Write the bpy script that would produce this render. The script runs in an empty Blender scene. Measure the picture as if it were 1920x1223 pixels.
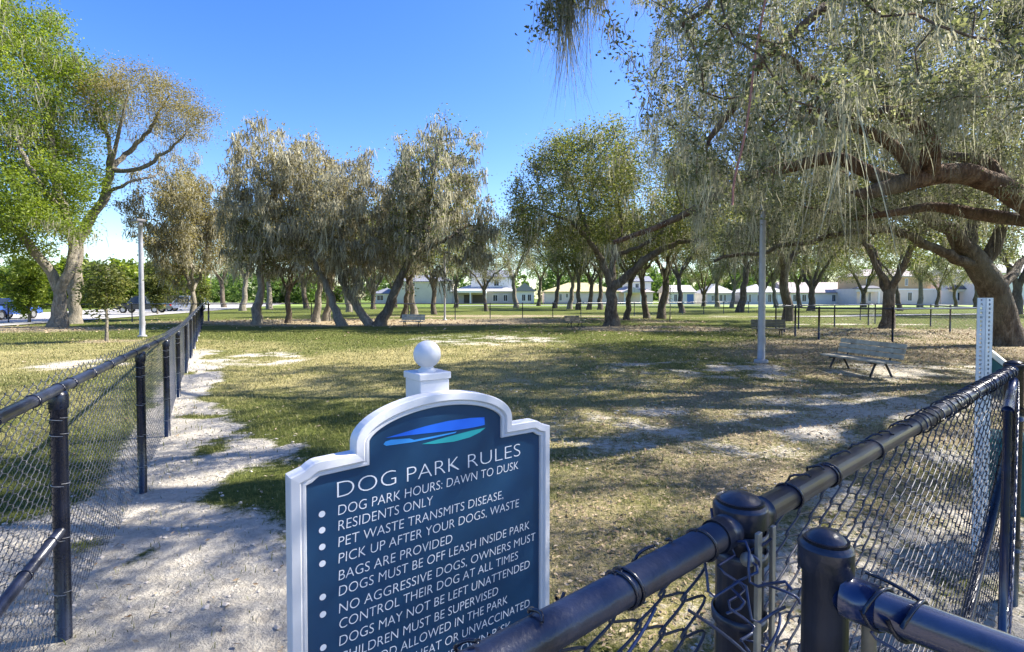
import bpy, bmesh, math, random
import numpy as np
from mathutils import Vector, Matrix
random.seed(7)
RNG = np.random.default_rng(7)
SC = bpy.context.scene
COL = SC.collection
R = math.radians

# ------------------------------------------------------------------ camera
CAM_H = 1.52
PITCH = R(1.5)
cam_d = bpy.data.cameras.new('camera')
cam = bpy.data.objects.new('camera', cam_d)
COL.objects.link(cam)
cam.location = (0, 0, CAM_H)
cam.rotation_euler = (R(90) - PITCH, 0, 0)
cam_d.sensor_width = 36
cam_d.lens = 18
cam_d.shift_y = -0.01375
cam_d.clip_start = 0.02
cam_d.clip_end = 3000
SC.camera = cam

# ------------------------------------------------------------------ sky, sun, exposure
SUN_AZ = R(73)      # to the right of straight ahead
SUN_EL = R(44)
W = bpy.data.worlds.new('World')
SC.world = W
W.use_nodes = True
nt = W.node_tree
sky = nt.nodes.new('ShaderNodeTexSky')
sky.sky_type = 'NISHITA'
sky.sun_disc = False
sky.sun_elevation = SUN_EL
sky.sun_rotation = SUN_AZ
sky.air_density = 1.0
sky.dust_density = 0.6
sky.ozone_density = 2.0
hs = nt.nodes.new('ShaderNodeHueSaturation')
hs.inputs['Saturation'].default_value = 1.36; hs.inputs['Hue'].default_value = 0.517
nt.links.new(sky.outputs[0], hs.inputs['Color'])
bg = nt.nodes['Background']
bg.inputs[1].default_value = 0.10
nt.links.new(hs.outputs[0], bg.inputs[0])

sun_d = bpy.data.lights.new('sun', 'SUN')
sun_d.energy = 4.6
sun_d.angle = R(0.53)
sun_d.color = (1.0, 0.94, 0.84)
sun = bpy.data.objects.new('sun', sun_d)
COL.objects.link(sun)
sdir = Vector((math.sin(SUN_AZ) * math.cos(SUN_EL), math.cos(SUN_AZ) * math.cos(SUN_EL), math.sin(SUN_EL)))
sun.rotation_euler = (-sdir).to_track_quat('-Z', 'Y').to_euler()
sun.location = (20, 10, 30)

SC.view_settings.view_transform = 'Standard'
SC.view_settings.look = 'None'
SC.view_settings.exposure = 1.68
SC.view_settings.gamma = 1
SC.cycles.max_bounces = 8
SC.cycles.transparent_max_bounces = 8

# ------------------------------------------------------------------ pixel <-> world helpers (photo is 1920 px wide)
CY = 560 + 960 * math.tan(PITCH)
_f = np.array([0, math.cos(PITCH), -math.sin(PITCH)])
_u = np.array([0, math.sin(PITCH), math.cos(PITCH)])
def ray(px, py):
    return np.array([1., 0, 0]) * ((px - 960) / 960) + _u * ((CY - py) / 960) + _f
def G(px, py, z=0.0):
    d = ray(px, py); t = (z - CAM_H) / d[2]
    return np.array([0, 0, CAM_H]) + d * t
def P(px, py, Y):
    d = ray(px, py); return np.array([0, 0, CAM_H]) + d * (Y / d[1])

# ------------------------------------------------------------------ value noise
def _hash(ix, iy, seed):
    h = (ix.astype(np.int64) * 374761393 + iy.astype(np.int64) * 668265263 + seed * 974711) & 0x7fffffff
    h = ((h ^ (h >> 13)) * 1274126177) & 0x7fffffff
    return ((h ^ (h >> 16)) & 0xffff) / 65535.0
def vnoise(x, y, s=1.0, seed=0):
    x = np.asarray(x, float) / s; y = np.asarray(y, float) / s
    ix = np.floor(x); iy = np.floor(y); fx = x - ix; fy = y - iy
    fx = fx * fx * (3 - 2 * fx); fy = fy * fy * (3 - 2 * fy)
    a = _hash(ix, iy, seed); b = _hash(ix + 1, iy, seed); c = _hash(ix, iy + 1, seed); d = _hash(ix + 1, iy + 1, seed)
    return (a * (1 - fx) + b * fx) * (1 - fy) + (c * (1 - fx) + d * fx) * fy
def fbm(x, y, s=1.0, seed=0, o=3):
    v = 0; a = 0.5; t = 0
    for i in range(o):
        v = v + a * vnoise(x, y, s / 2 ** i, seed + i * 17); t += a; a *= 0.55
    return v / t
def sstep(a, b, x):
    t = np.clip((x - a) / (b - a), 0, 1); return t * t * (3 - 2 * t)

# ------------------------------------------------------------------ mesh builder
class MB:
    def __init__(s):
        s.V = []; s.Q = []; s.T = []; s.n = 0; s.A = []; s.poly = []
    def add(s, V, Q=None, T=None, a=None):
        V = np.asarray(V, float).reshape(-1, 3)
        if Q is not None and len(Q): s.Q.append(np.asarray(Q, np.int64).reshape(-1, 4) + s.n)
        if T is not None and len(T): s.T.append(np.asarray(T, np.int64).reshape(-1, 3) + s.n)
        s.V.append(V); s.n += len(V)
        s.A.append(np.zeros(len(V)) if a is None else np.broadcast_to(np.asarray(a, float), (len(V),)))
    def ngon(s, V, F):                       # arbitrary polygons
        V = np.asarray(V, float).reshape(-1, 3)
        for f in F: s.poly.append([i + s.n for i in f])
        s.V.append(V); s.n += len(V); s.A.append(np.zeros(len(V)))
    def box(s, x0, x1, y0, y1, z0, z1, M=None, bev=0.0):
        if bev > 0:
            b = bev; P8 = []
            bm = bmesh.new(); bmesh.ops.create_cube(bm, size=1)
            for v in bm.verts:
                v.co = Vector(((x0 + x1) / 2 + v.co.x * (x1 - x0), (y0 + y1) / 2 + v.co.y * (y1 - y0), (z0 + z1) / 2 + v.co.z * (z1 - z0)))
            bmesh.ops.bevel(bm, geom=bm.edges[:], offset=b, segments=2, affect='EDGES', profile=0.5)
            s.bm(bm, M); return
        V = np.array([(x, y, z) for z in (z0, z1) for y in (y0, y1) for x in (x0, x1)], float)
        if M is not None: V = xf(V, M)
        s.add(V, [(0, 2, 3, 1), (4, 5, 7, 6), (0, 1, 5, 4), (2, 6, 7, 3), (0, 4, 6, 2), (1, 3, 7, 5)])
    def bm(s, bm, M=None):
        bm.verts.ensure_lookup_table(); bm.verts.index_update()
        V = np.array([v.co[:] for v in bm.verts], float)
        if M is not None: V = xf(V, M)
        F = [[v.index for v in f.verts] for f in bm.faces]
        s.ngon(V, F); bm.free()
    def tube(s, pts, rad, n=8, cap=True, ref=None):
        pts = np.asarray(pts, float); m = len(pts)
        rad = np.broadcast_to(np.asarray(rad, float), (m,))
        t = np.gradient(pts, axis=0); t /= np.linalg.norm(t, axis=1)[:, None] + 1e-9
        if ref is None:
            mt = np.abs(t).mean(0); ref = np.eye(3)[np.argmin(mt)]
        U = np.cross(t, ref); U /= np.linalg.norm(U, axis=1)[:, None] + 1e-9
        Vv = np.cross(t, U)
        a = np.arange(n) * 2 * math.pi / n
        ring = pts[:, None, :] + rad[:, None, None] * (np.cos(a)[None, :, None] * U[:, None, :] + np.sin(a)[None, :, None] * Vv[:, None, :])
        i = np.arange(m - 1)[:, None] * n; j = np.arange(n)[None, :]; k = (j + 1) % n
        Q = np.stack([i + j, i + k, i + n + k, i + n + j], -1).reshape(-1, 4)
        base = s.n
        s.add(ring.reshape(-1, 3), Q)
        if cap and n > 2:
            s.poly.append([base + q for q in range(n)][::-1] if False else [base + q for q in range(n)])
            s.poly.append([base + (m - 1) * n + q for q in range(n)][::-1])
    def lathe(s, prof, n=24, M=None, c=(0, 0, 0)):
        prof = np.asarray(prof, float); m = len(prof)
        a = np.arange(n) * 2 * math.pi / n
        V = np.stack([prof[:, 0][:, None] * np.cos(a), prof[:, 0][:, None] * np.sin(a), np.repeat(prof[:, 1][:, None], n, 1)], -1).reshape(-1, 3) + np.array(c)
        if M is not None: V = xf(V, M)
        i = np.arange(m - 1)[:, None] * n; j = np.arange(n)[None, :]; k = (j + 1) % n
        s.add(V, np.stack([i + j, i + k, i + n + k, i + n + j], -1).reshape(-1, 4))
    def prism(s, pts, h, M=None):            # pts: 2-D outline in x,z ; thickness along y from 0 to h
        n = len(pts)
        V = [(x, 0, z) for x, z in pts] + [(x, h, z) for x, z in pts]
        V = np.array(V, float)
        if M is not None: V = xf(V, M)
        F = [list(range(n)), list(range(n, 2 * n))[::-1]] + [[i, n + i, n + (i + 1) % n, (i + 1) % n] for i in range(n)]
        s.ngon(V, F)
    def build(s, name, mat, parent=None, smooth=False, attr=None):
        me = bpy.data.meshes.new(name)
        V = np.concatenate(s.V) if s.V else np.zeros((0, 3))
        Q = np.concatenate(s.Q) if s.Q else np.zeros((0, 4), np.int64)
        T = np.concatenate(s.T) if s.T else np.zeros((0, 3), np.int64)
        pl = [np.array(f) for f in s.poly]
        idx = np.concatenate([Q.ravel(), T.ravel()] + pl) if len(Q) + len(T) + len(pl) else np.zeros(0, np.int64)
        cnt = np.concatenate([np.full(len(Q), 4), np.full(len(T), 3), np.array([len(f) for f in pl], np.int64)]).astype(np.int64)
        st = np.concatenate([[0], np.cumsum(cnt)[:-1]]) if len(cnt) else np.zeros(0, np.int64)
        me.vertices.add(len(V)); me.vertices.foreach_set('co', V.astype(np.float32).ravel())
        me.loops.add(len(idx)); me.loops.foreach_set('vertex_index', idx.astype(np.int32))
        me.polygons.add(len(cnt)); me.polygons.foreach_set('loop_start', st.astype(np.int32))
        if smooth: me.polygons.foreach_set('use_smooth', np.ones(len(cnt), bool))
        else: me.polygons.foreach_set('use_smooth', np.zeros(len(cnt), bool))
        if attr:
            at = me.attributes.new(attr, 'FLOAT', 'POINT')
            at.data.foreach_set('value', np.concatenate(s.A).astype(np.float32))
        me.update(calc_edges=True); me.validate()
        if mat: me.materials.append(mat)
        o = bpy.data.objects.new(name, me); COL.objects.link(o)
        if parent: o.parent = parent
        return o
def xf(V, M):
    M = np.array(M); return V @ M[:3, :3].T + M[:3, 3]
def fix_normals(o):
    bm = bmesh.new(); bm.from_mesh(o.data); bmesh.ops.recalc_face_normals(bm, faces=bm.faces); bm.to_mesh(o.data); bm.free()
    return o

def tag(o, label=None, cat=None, group=None, kind=None):
    if label: o['label'] = label
    if cat: o['category'] = cat
    if group: o['group'] = group
    if kind: o['kind'] = kind
    return o
def thing(name, loc=(0, 0, 0), rz=0, label=None, cat=None, group=None):
    o = bpy.data.objects.new(name, None); COL.objects.link(o)
    o.empty_display_size = 0.2
    o.location = loc; o.rotation_euler = (0, 0, rz)
    return tag(o, label, cat, group)
def kids(o): return [c for c in bpy.data.objects if c.parent == o]
def copy_tree(o, loc, rz, sc=1.0, label=None, group=None):
    r = o.copy(); COL.objects.link(r)
    r.location = loc; r.rotation_euler = (0, 0, rz); r.scale = (sc, sc, sc) if np.isscalar(sc) else sc
    if label: r['label'] = label
    if group: r['group'] = group
    def rec(a, b):
        for ch in kids(a):
            c = ch.copy(); COL.objects.link(c); c.parent = b
            rec(ch, c)
    rec(o, r)
    return r

# ------------------------------------------------------------------ materials
def new_mat(name):
    m = bpy.data.materials.new(name); m.use_nodes = True
    t = m.node_tree; b = t.nodes['Principled BSDF']
    return m, t, b
def ramp(t, fac, stops):
    r = t.nodes.new('ShaderNodeValToRGB')
    e = r.color_ramp.elements
    while len(e) < len(stops): e.new(0.5)
    for i, (p_, c) in enumerate(stops):
        e[i].position = p_; e[i].color = (*c, 1)
    t.links.new(fac, r.inputs[0]); return r.outputs[0]
def noise(t, scale, detail=4, rough=0.55, vec=None, dist=0):
    n = t.nodes.new('ShaderNodeTexNoise')
    n.inputs['Scale'].default_value = scale; n.inputs['Detail'].default_value = detail
    n.inputs['Roughness'].default_value = rough; n.inputs['Distortion'].default_value = dist
    if vec is not None: t.links.new(vec, n.inputs['Vector'])
    return n.outputs['Fac']
def coord(t, kind='Object', scale=None):
    c = t.nodes.new('ShaderNodeTexCoord').outputs[kind]
    if scale:
        mp = t.nodes.new('ShaderNodeMapping'); mp.inputs['Scale'].default_value = scale
        t.links.new(c, mp.inputs['Vector']); return mp.outputs[0]
    return c
def math_(t, op, a, b=None, clamp=False):
    n = t.nodes.new('ShaderNodeMath'); n.operation = op; n.use_clamp = clamp
    for i, v in enumerate((a, b)):
        if v is None: continue
        if isinstance(v, (int, float)): n.inputs[i].default_value = v
        else: t.links.new(v, n.inputs[i])
    return n.outputs[0]
def mixc(t, f, a, b):
    n = t.nodes.new('ShaderNodeMix'); n.data_type = 'RGBA'
    for sock, v in ((n.inputs[0], f), (n.inputs[6], a), (n.inputs[7], b)):
        if isinstance(v, (int, float)): sock.default_value = v
        elif isinstance(v, tuple): sock.default_value = (*v, 1)
        else: t.links.new(v, sock)
    return n.outputs[2]
def bump(t, b, h, strength=0.4, dist=0.02):
    n = t.nodes.new('ShaderNodeBump'); n.inputs['Strength'].default_value = strength; n.inputs['Distance'].default_value = dist
    t.links.new(h, n.inputs['Height']); t.links.new(n.outputs[0], b.inputs['Normal'])
def simple(name, c, rough=0.5, metal=0.0, var=0.12, nscale=12, spec=0.5, bmp=0.0, coat=0.0):
    m, t, b = new_mat(name)
    f = noise(t, nscale, 5, 0.6, coord(t))
    c1 = tuple(x * (1 - var) for x in c); c2 = tuple(min(1, x * (1 + var)) for x in c)
    t.links.new(ramp(t, f, [(0.3, c1), (0.7, c2)]), b.inputs['Base Color'])
    b.inputs['Roughness'].default_value = rough; b.inputs['Metallic'].default_value = metal
    b.inputs['Specular IOR Level'].default_value = spec
    b.inputs['Coat Weight'].default_value = coat
    if bmp: bump(t, b, noise(t, nscale * 6, 4, 0.6, coord(t)), bmp, 0.004)
    return m
def leafy(name, stops, trans=0.45, rough=0.5, patch=0.35, seed=0):
    m, t, b = new_mat(name)
    geo = t.nodes.new('ShaderNodeNewGeometry')
    f = noise(t, 0.55, 2, 0.5, coord(t))
    rnd = geo.outputs['Random Per Island']
    fac = math_(t, 'ADD', math_(t, 'MULTIPLY', rnd, 0.62), math_(t, 'MULTIPLY', math_(t, 'SUBTRACT', f, 0.3), 1.0), True)
    c = ramp(t, fac, stops)
    t.links.new(c, b.inputs['Base Color'])
    b.inputs['Roughness'].default_value = rough
    b.inputs['Specular IOR Level'].default_value = 0.35
    tr = t.nodes.new('ShaderNodeBsdfTranslucent')
    hsv = t.nodes.new('ShaderNodeHueSaturation'); hsv.inputs['Saturation'].default_value = 1.1; hsv.inputs['Value'].default_value = 1.5
    t.links.new(c, hsv.inputs['Color']); t.links.new(hsv.outputs[0], tr.inputs['Color'])
    mx = t.nodes.new('ShaderNodeMixShader'); mx.inputs[0].default_value = trans
    t.links.new(b.outputs[0], mx.inputs[1]); t.links.new(tr.outputs[0], mx.inputs[2])
    t.links.new(mx.outputs[0], t.nodes['Material Output'].inputs[0])
    return m
def bark(name, c0, c1, c2):
    m, t, b = new_mat(name)
    v = coord(t, 'Object', (1, 1, 0.35))
    f = noise(t, 9, 7, 0.65, v, 0.6)
    f2 = noise(t, 1.3, 3, 0.5, coord(t))
    vo = t.nodes.new('ShaderNodeTexVoronoi'); vo.feature = 'DISTANCE_TO_EDGE'; vo.inputs['Scale'].default_value = 16
    t.links.new(v, vo.inputs['Vector'])
    crack = ramp(t, vo.outputs['Distance'], [(0.0, (0, 0, 0)), (0.16, (1, 1, 1))])
    col = ramp(t, f, [(0.3, c0), (0.52, c1), (0.72, c2)])
    col = mixc(t, ramp(t, f2, [(0.45, (0, 0, 0)), (0.7, (0.55, 0.55, 0.55))]), col, (0.20, 0.19, 0.15))   # lichen
    t.links.new(col, b.inputs['Base Color']); b.inputs['Roughness'].default_value = 0.9
    b.inputs['Specular IOR Level'].default_value = 0.2
    h = math_(t, 'ADD', math_(t, 'MULTIPLY', crack, 0.6), f)
    bump(t, b, h, 0.9, 0.03)
    return m

M = {}
M['bark'] = bark('oak_bark', (.045, .033, .025), (.12, .095, .072), (.24, .205, .165))
M['bark_red'] = bark('oak_bark_reddish', (.05, .028, .018), (.15, .088, .058), (.27, .19, .135))
M['bark_pale'] = bark('pale_bark', (.11, .095, .075), (.24, .21, .165), (.38, .34, .28))
M['leaf_oak'] = leafy('oak_leaves', [(0.1, (.045, .062, .018)), (0.45, (.10, .125, .032)), (0.75, (.20, .205, .055)), (1, (.30, .30, .10))])
M['leaf_near'] = leafy('near_oak_leaves', [(0.1, (.055, .066, .028)), (0.45, (.115, .13, .055)), (0.75, (.21, .22, .10)), (1, (.34, .35, .19))], 0.45, 0.5)
M['leaf_bright'] = leafy('bright_leaves', [(0.05, (.05, .075, .014)), (0.4, (.13, .18, .025)), (0.75, (.23, .285, .04)), (1, (.33, .36, .08))], 0.5)
M['leaf_olive'] = leafy('olive_leaves', [(0.1, (.10, .09, .03)), (0.5, (.21, .18, .06)), (1, (.34, .285, .11))])
M['leaf_far'] = leafy('far_leaves', [(0.1, (.045, .085, .02)), (0.5, (.10, .17, .035)), (1, (.22, .30, .07))])
M['moss'] = leafy('hanging_moss', [(0.05, (.085, .078, .052)), (0.4, (.25, .235, .165)), (0.75, (.44, .415, .30)), (1, (.58, .55, .41))], 0.4, 0.9)
M['moss_near'] = leafy('near_hanging_moss', [(0.1, (.15, .14, .10)), (0.5, (.32, .31, .225)), (0.8, (.46, .45, .33)), (1, (.56, .54, .41))], 0.35, 0.9)

# ------------------------------------------------------------------ ground cover masks (world metres)
FL = np.array([(-1.10, 0.52), (-1.985, 2.23), (-2.876, 3.95), (-3.80, 5.61), (-5.10, 7.80), (-6.60, 10.35)])
fdir = np.array([-1.5, 2.55]) / math.hypot(1.5, 2.55)
FL = np.concatenate([FL, [FL[-1] + fdir * 2.95 * k for k in range(1, 10)]])
FLZ = np.array([1.12, 1.125, 1.12, 1.08, 1.04, 1.02] + [1.03 + 0.02 * k for k in range(1, 10)])
def fence_side(x, y):       # signed distance to the left fence line, + on the park side
    n = np.array([fdir[1], -fdir[0]])
    return (x - FL[2, 0]) * n[0] + (y - FL[2, 1]) * n[1]
def blob(x, y, cx, cy, rx, ry, ang=0):
    c, s = math.cos(ang), math.sin(ang)
    u = ((x - cx) * c + (y - cy) * s) / rx; v = (-(x - cx) * s + (y - cy) * c) / ry
    return np.clip(1.25 - np.sqrt(u * u + v * v), 0, 1) / 0.6
def masks(x, y):
    x = np.asarray(x, float); y = np.asarray(y, float)
    d = fence_side(x, y)
    n1 = fbm(x, y, 1.3, 3); n2 = fbm(x, y, 3.2, 11); n3 = fbm(x, y, .45, 23)
    wid = np.where(y < 4.2, 1.65 - (y - 2) * 0.18, np.where(y < 7, 1.15, 0.75)) + 0.5 * (n2 - .5)
    strip = sstep(-0.5, -0.1, d + 1.4 * (1 - sstep(2.4, 4.0, y))) * (1 - sstep(wid * 0.4, wid * 1.3, d + 1.2 * (n1 - .5) + .9 * (n3 - .5))) * (1 - 0.75 * sstep(12, 17, y))
    tongue = np.clip(blob(x, y, -1.75, 4.25, 1.05, .75, .5), 0, 1) * sstep(.30, .55, n3 * .6 + n1 * .4)
    strip = strip * (1 - .75 * tongue * sstep(.30, .62, n3)) * (1 - .8 * sstep(.60, .74, fbm(x, y, .6, 91)))
    s = strip
    for (cx, cy, rx, ry, a, w) in [(-6.3, 13.0, 1.3, 1.9, 0.3, .8), (-1.0, 19, 3.6, 3.4, 0, .62), (4.4, 11.0, 2.6, 1.9, 0, .75), (6.4, 10.0, 2.2, 1.1, 0, .7),
                                   (-9.9, 12.0, 1.25, 1.3, 0, .85), (2.1, 2.4, 1.4, 1.3, .6, .75), (3.5, 4.0, 1.7, 1.2, .6, .7), (1.2, 9.2, 2.0, 1.2, 0, .45),
                                   (21, 30, 6, 1.3, -.1, .8), (-2.0, 1.6, 1.1, 1.5, 0, 1.0), (2.4, 6.0, 2.2, 1.3, .2, .75), (5.5, 7.5, 2.5, 1.3, .3, .75), (9.5, 11, 3, 1.5, 0, .7), (0.6, 5.0, .7, .5, 0, .35),
                                   (24, 44, 9, 2.2, 0.1, .6)]:
        s = np.maximum(s, w * np.clip(blob(x, y, cx, cy, rx, ry, a), 0, 1) * sstep(.36, .72, n1 * .45 + n3 * .55 + .10 * w))
    s = np.clip(s, 0, 1)
    li = np.zeros_like(s)
    for (cx, cy, rx, ry, a, w) in [(-10, 33, 14, 5.5, 0, 1.0), (3, 37, 9, 3, 0, .7), (7.0, 26, 5.0, 3.0, 0, .85), (12, 15, 7, 5, 0.4, .95), (5, 6, 5.5, 4.0, .5, .78), (9, 9, 5, 5, 0, .85), (4, 9, 4, 3, 0, .45), (18, 22, 8, 5, 0, .8),
                                   (-27, 25, 9, 3.5, 0, .8), (1.2, 3.2, 1.6, 1.6, 0, .6), (-1, 44, 14, 3.5, 0, .75), (-14.3, 18.2, 1.4, 1.0, 0, .7), (9.5, 33, 3, 2, 0, .7), (3, 13, 3, 2, 0, .4), (18, 44, 12, 5, 0, .5)]:
        li = np.maximum(li, w * np.clip(blob(x, y, cx, cy, rx, ry, a), 0, 1) * sstep(.28, .60, n1 * .5 + n2 * .3 + n3 * .2 + .12 * w))
    li = np.clip(li, 0, 1) * (1 - s * .8)
    dry = np.zeros_like(s)
    for (cx, cy, rx, ry, a, w) in [(-2.5, 11.5, 5.2, 5.0, 0, 1.0), (2, 8, 4, 4, 0, .85), (-12, 14, 8, 6, 0, .8), (-5, 8.5, 2.2, 3, 0, .6), (-9, 6, 5, 4, 0, .7), (1.0, 4.0, 2.0, 2.5, 0, .8), (0, 15, 5, 3, 0, .8), (6, 13, 5, 4, 0, .7)]:
        dry = np.maximum(dry, w * np.clip(blob(x, y, cx, cy, rx, ry, a), 0, 1))
    dry = np.clip(dry * .86 * (.45 + 1.0 * n2) * (.5 + .9 * n3), 0, 1)
    for (cx, cy, rx, ry) in [(-1.1, 4.3, .8, .9), (0, 31, 4, 5), (-5, 20.5, 7, 2.0), (16, 36, 9, 6), (35, 95, 60, 22)]:
        dry = dry * (1 - .85 * np.clip(blob(x, y, cx, cy, rx, ry), 0, 1))
    return s, li, dry
def gz(x, y):
    x = np.asarray(x, float); y = np.asarray(y, float)
    near = 1 - sstep(16, 40, np.hypot(x, y))
    return (.05 * (fbm(x, y, 1.6, 41) - .5) + .025 * (vnoise(x, y, .35, 42) - .5)) * near

def axis(lo, hi, c0, c1, fine, g=1.12):
    a = list(np.arange(c0, c1 + 1e-6, fine)); st = fine
    while a[-1] < hi: st *= g; a.append(a[-1] + st)
    st = fine; b = []; v = c0
    while v > lo: st *= g; v -= st; b.append(v)
    return np.array(b[::-1] + a)
gx = axis(-1500, 1500, -9, 12, 0.11); gy = axis(-60, 2500, 0.5, 20, 0.11)
GX, GY = np.meshgrid(gx, gy)
GZ = gz(GX, GY)
gs, gl, gd = masks(GX, GY)
far = sstep(60, 110, np.hypot(GX, GY))
me = MB()
nx, ny = len(gx), len(gy)
I = np.arange(nx * ny).reshape(ny, nx)
me.add(np.stack([GX, GY, GZ], -1), np.stack([I[:-1, :-1], I[:-1, 1:], I[1:, 1:], I[1:, :-1]], -1).reshape(-1, 4))

gm, t, b = new_mat('lawn_ground')
def attr(t, n):
    a = t.nodes.new('ShaderNodeAttribute'); a.attribute_name = n; return a.outputs['Fac']
co = coord(t)
nA = noise(t, 14, 6, 0.7, co); nB = noise(t, 60, 5, 0.7, co); nC = noise(t, 2.2, 4, 0.6, co)
jit = math_(t, 'ADD', math_(t, 'MULTIPLY', math_(t, 'SUBTRACT', nA, 0.5), 1.3), math_(t, 'MULTIPLY', math_(t, 'SUBTRACT', nB, 0.5), 0.9))
green = ramp(t, nA, [(0.25, (.045, .06, .014)), (0.5, (.105, .125, .028)), (0.75, (.19, .20, .055))])
dryc = ramp(t, nB, [(0.25, (.20, .17, .065)), (0.5, (.37, .32, .135)), (0.75, (.50, .44, .23))])
sandc = ramp(t, nA, [(0.25, (.40, .35, .28)), (0.5, (.58, .53, .44)), (0.75, (.68, .63, .54))])
litc = ramp(t, nB, [(0.2, (.14, .11, .065)), (0.45, (.31, .25, .155)), (0.7, (.44, .37, .25)), (0.85, (.54, .47, .35))])
def mk(n, gain):
    return math_(t, 'MULTIPLY', math_(t, 'SUBTRACT', math_(t, 'ADD', attr(t, n), math_(t, 'MULTIPLY', jit, 0.8)), 0.36), gain, True)
c = mixc(t, mk('dry', 2.2), green, dryc)
c = mixc(t, mk('litter', 2.5), c, litc)
c = mixc(t, mk('sand', 3.0), c, sandc)
c = mixc(t, attr(t, 'far'), c, ramp(t, noise(t, .05, 3, .6, co), [(0.3, (.10, .15, .03)), (0.7, (.17, .22, .05))]))
t.links.new(c, b.inputs['Base Color']); b.inputs['Roughness'].default_value = 0.95; b.inputs['Specular IOR Level'].default_value = 0.1
bump(t, b, math_(t, 'ADD', math_(t, 'ADD', nA, math_(t, 'MULTIPLY', nB, 0.5)), math_(t, 'MULTIPLY', noise(t, 5.5, 3, .6, co), 1.2)), 1.0, 0.07)
ground = me.build('ground', gm, smooth=True)
for n, v in (('sand', gs), ('litter', gl), ('dry', gd), ('far', far)):
    at = ground.data.attributes.new(n, 'FLOAT', 'POINT'); at.data.foreach_set('value', v.astype(np.float32).ravel())
tag(ground, kind='structure')

def sheet(name, pts, z, mat, kind='structure'):
    m = MB(); m.ngon([(x, y, z) for x, y in pts], [list(range(len(pts)))]); o = m.build(name, mat); fix_normals(o)
    if o.data.polygons[0].normal.z < 0: o.data.flip_normals()
    return tag(o, kind=kind)
M['concrete'] = simple('pale_concrete', (.36, .345, .315), .9, var=.15, nscale=.8)
sheet('road', [(-22.5, 5), (-26, 20), (-28.6, 32.4), (-33.5, 52), (-48, 100), (-75, 180), (-110, 180), (-84, 132), (-52, 60), (-42, 34), (-37, 18), (-34, 5)], .05, M['concrete'])
sheet('street', [(-12, 104), (60, 116), (140, 118), (140, 125), (60, 122.5), (-12, 110)], .05, M['concrete'])
sheet('path', [(19, 42), (26, 41.5), (36, 45.5), (60, 52), (60, 54), (35, 47.5), (26, 43.5)], .05, M['concrete'])
#PART2

# ------------------------------------------------------------------ chain-link fences
M['vinyl'] = simple('black_vinyl_coating', (.010, .014, .030), .27, var=.3, nscale=20, spec=.6, bmp=.15)
M['vinyl_worn'] = simple('worn_black_vinyl', (.020, .025, .046), .30, var=.55, nscale=14, spec=.6, bmp=.25)
M['wire'] = simple('vinyl_coated_wire', (.026, .031, .052), .5, var=.3, nscale=20, spec=.6)
M['wire_blue'] = simple('blue_black_wire', (.025, .040, .105), .30, var=.4, nscale=20, spec=.7)
M['wire_grey'] = simple('sheen_grey_wire', (.052, .055, .066), .33, var=.3, nscale=20, spec=.7)  # grey base puts the sun-glint sheen of black wire into the colour
M['blue_pipe'] = simple('blue_sheen_pipe', (.009, .022, .080), .2, var=.5, nscale=9, spec=.8, bmp=.12)  # blue sky reflection on dark pipe, put into the base colour
M['galv'] = simple('galvanised_steel', (.42, .42, .43), .42, .7, var=.18, nscale=8)
M['bar_worn'] = simple('worn_tension_bar', (.30, .28, .25), .5, .4, var=.35, nscale=18)

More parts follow.
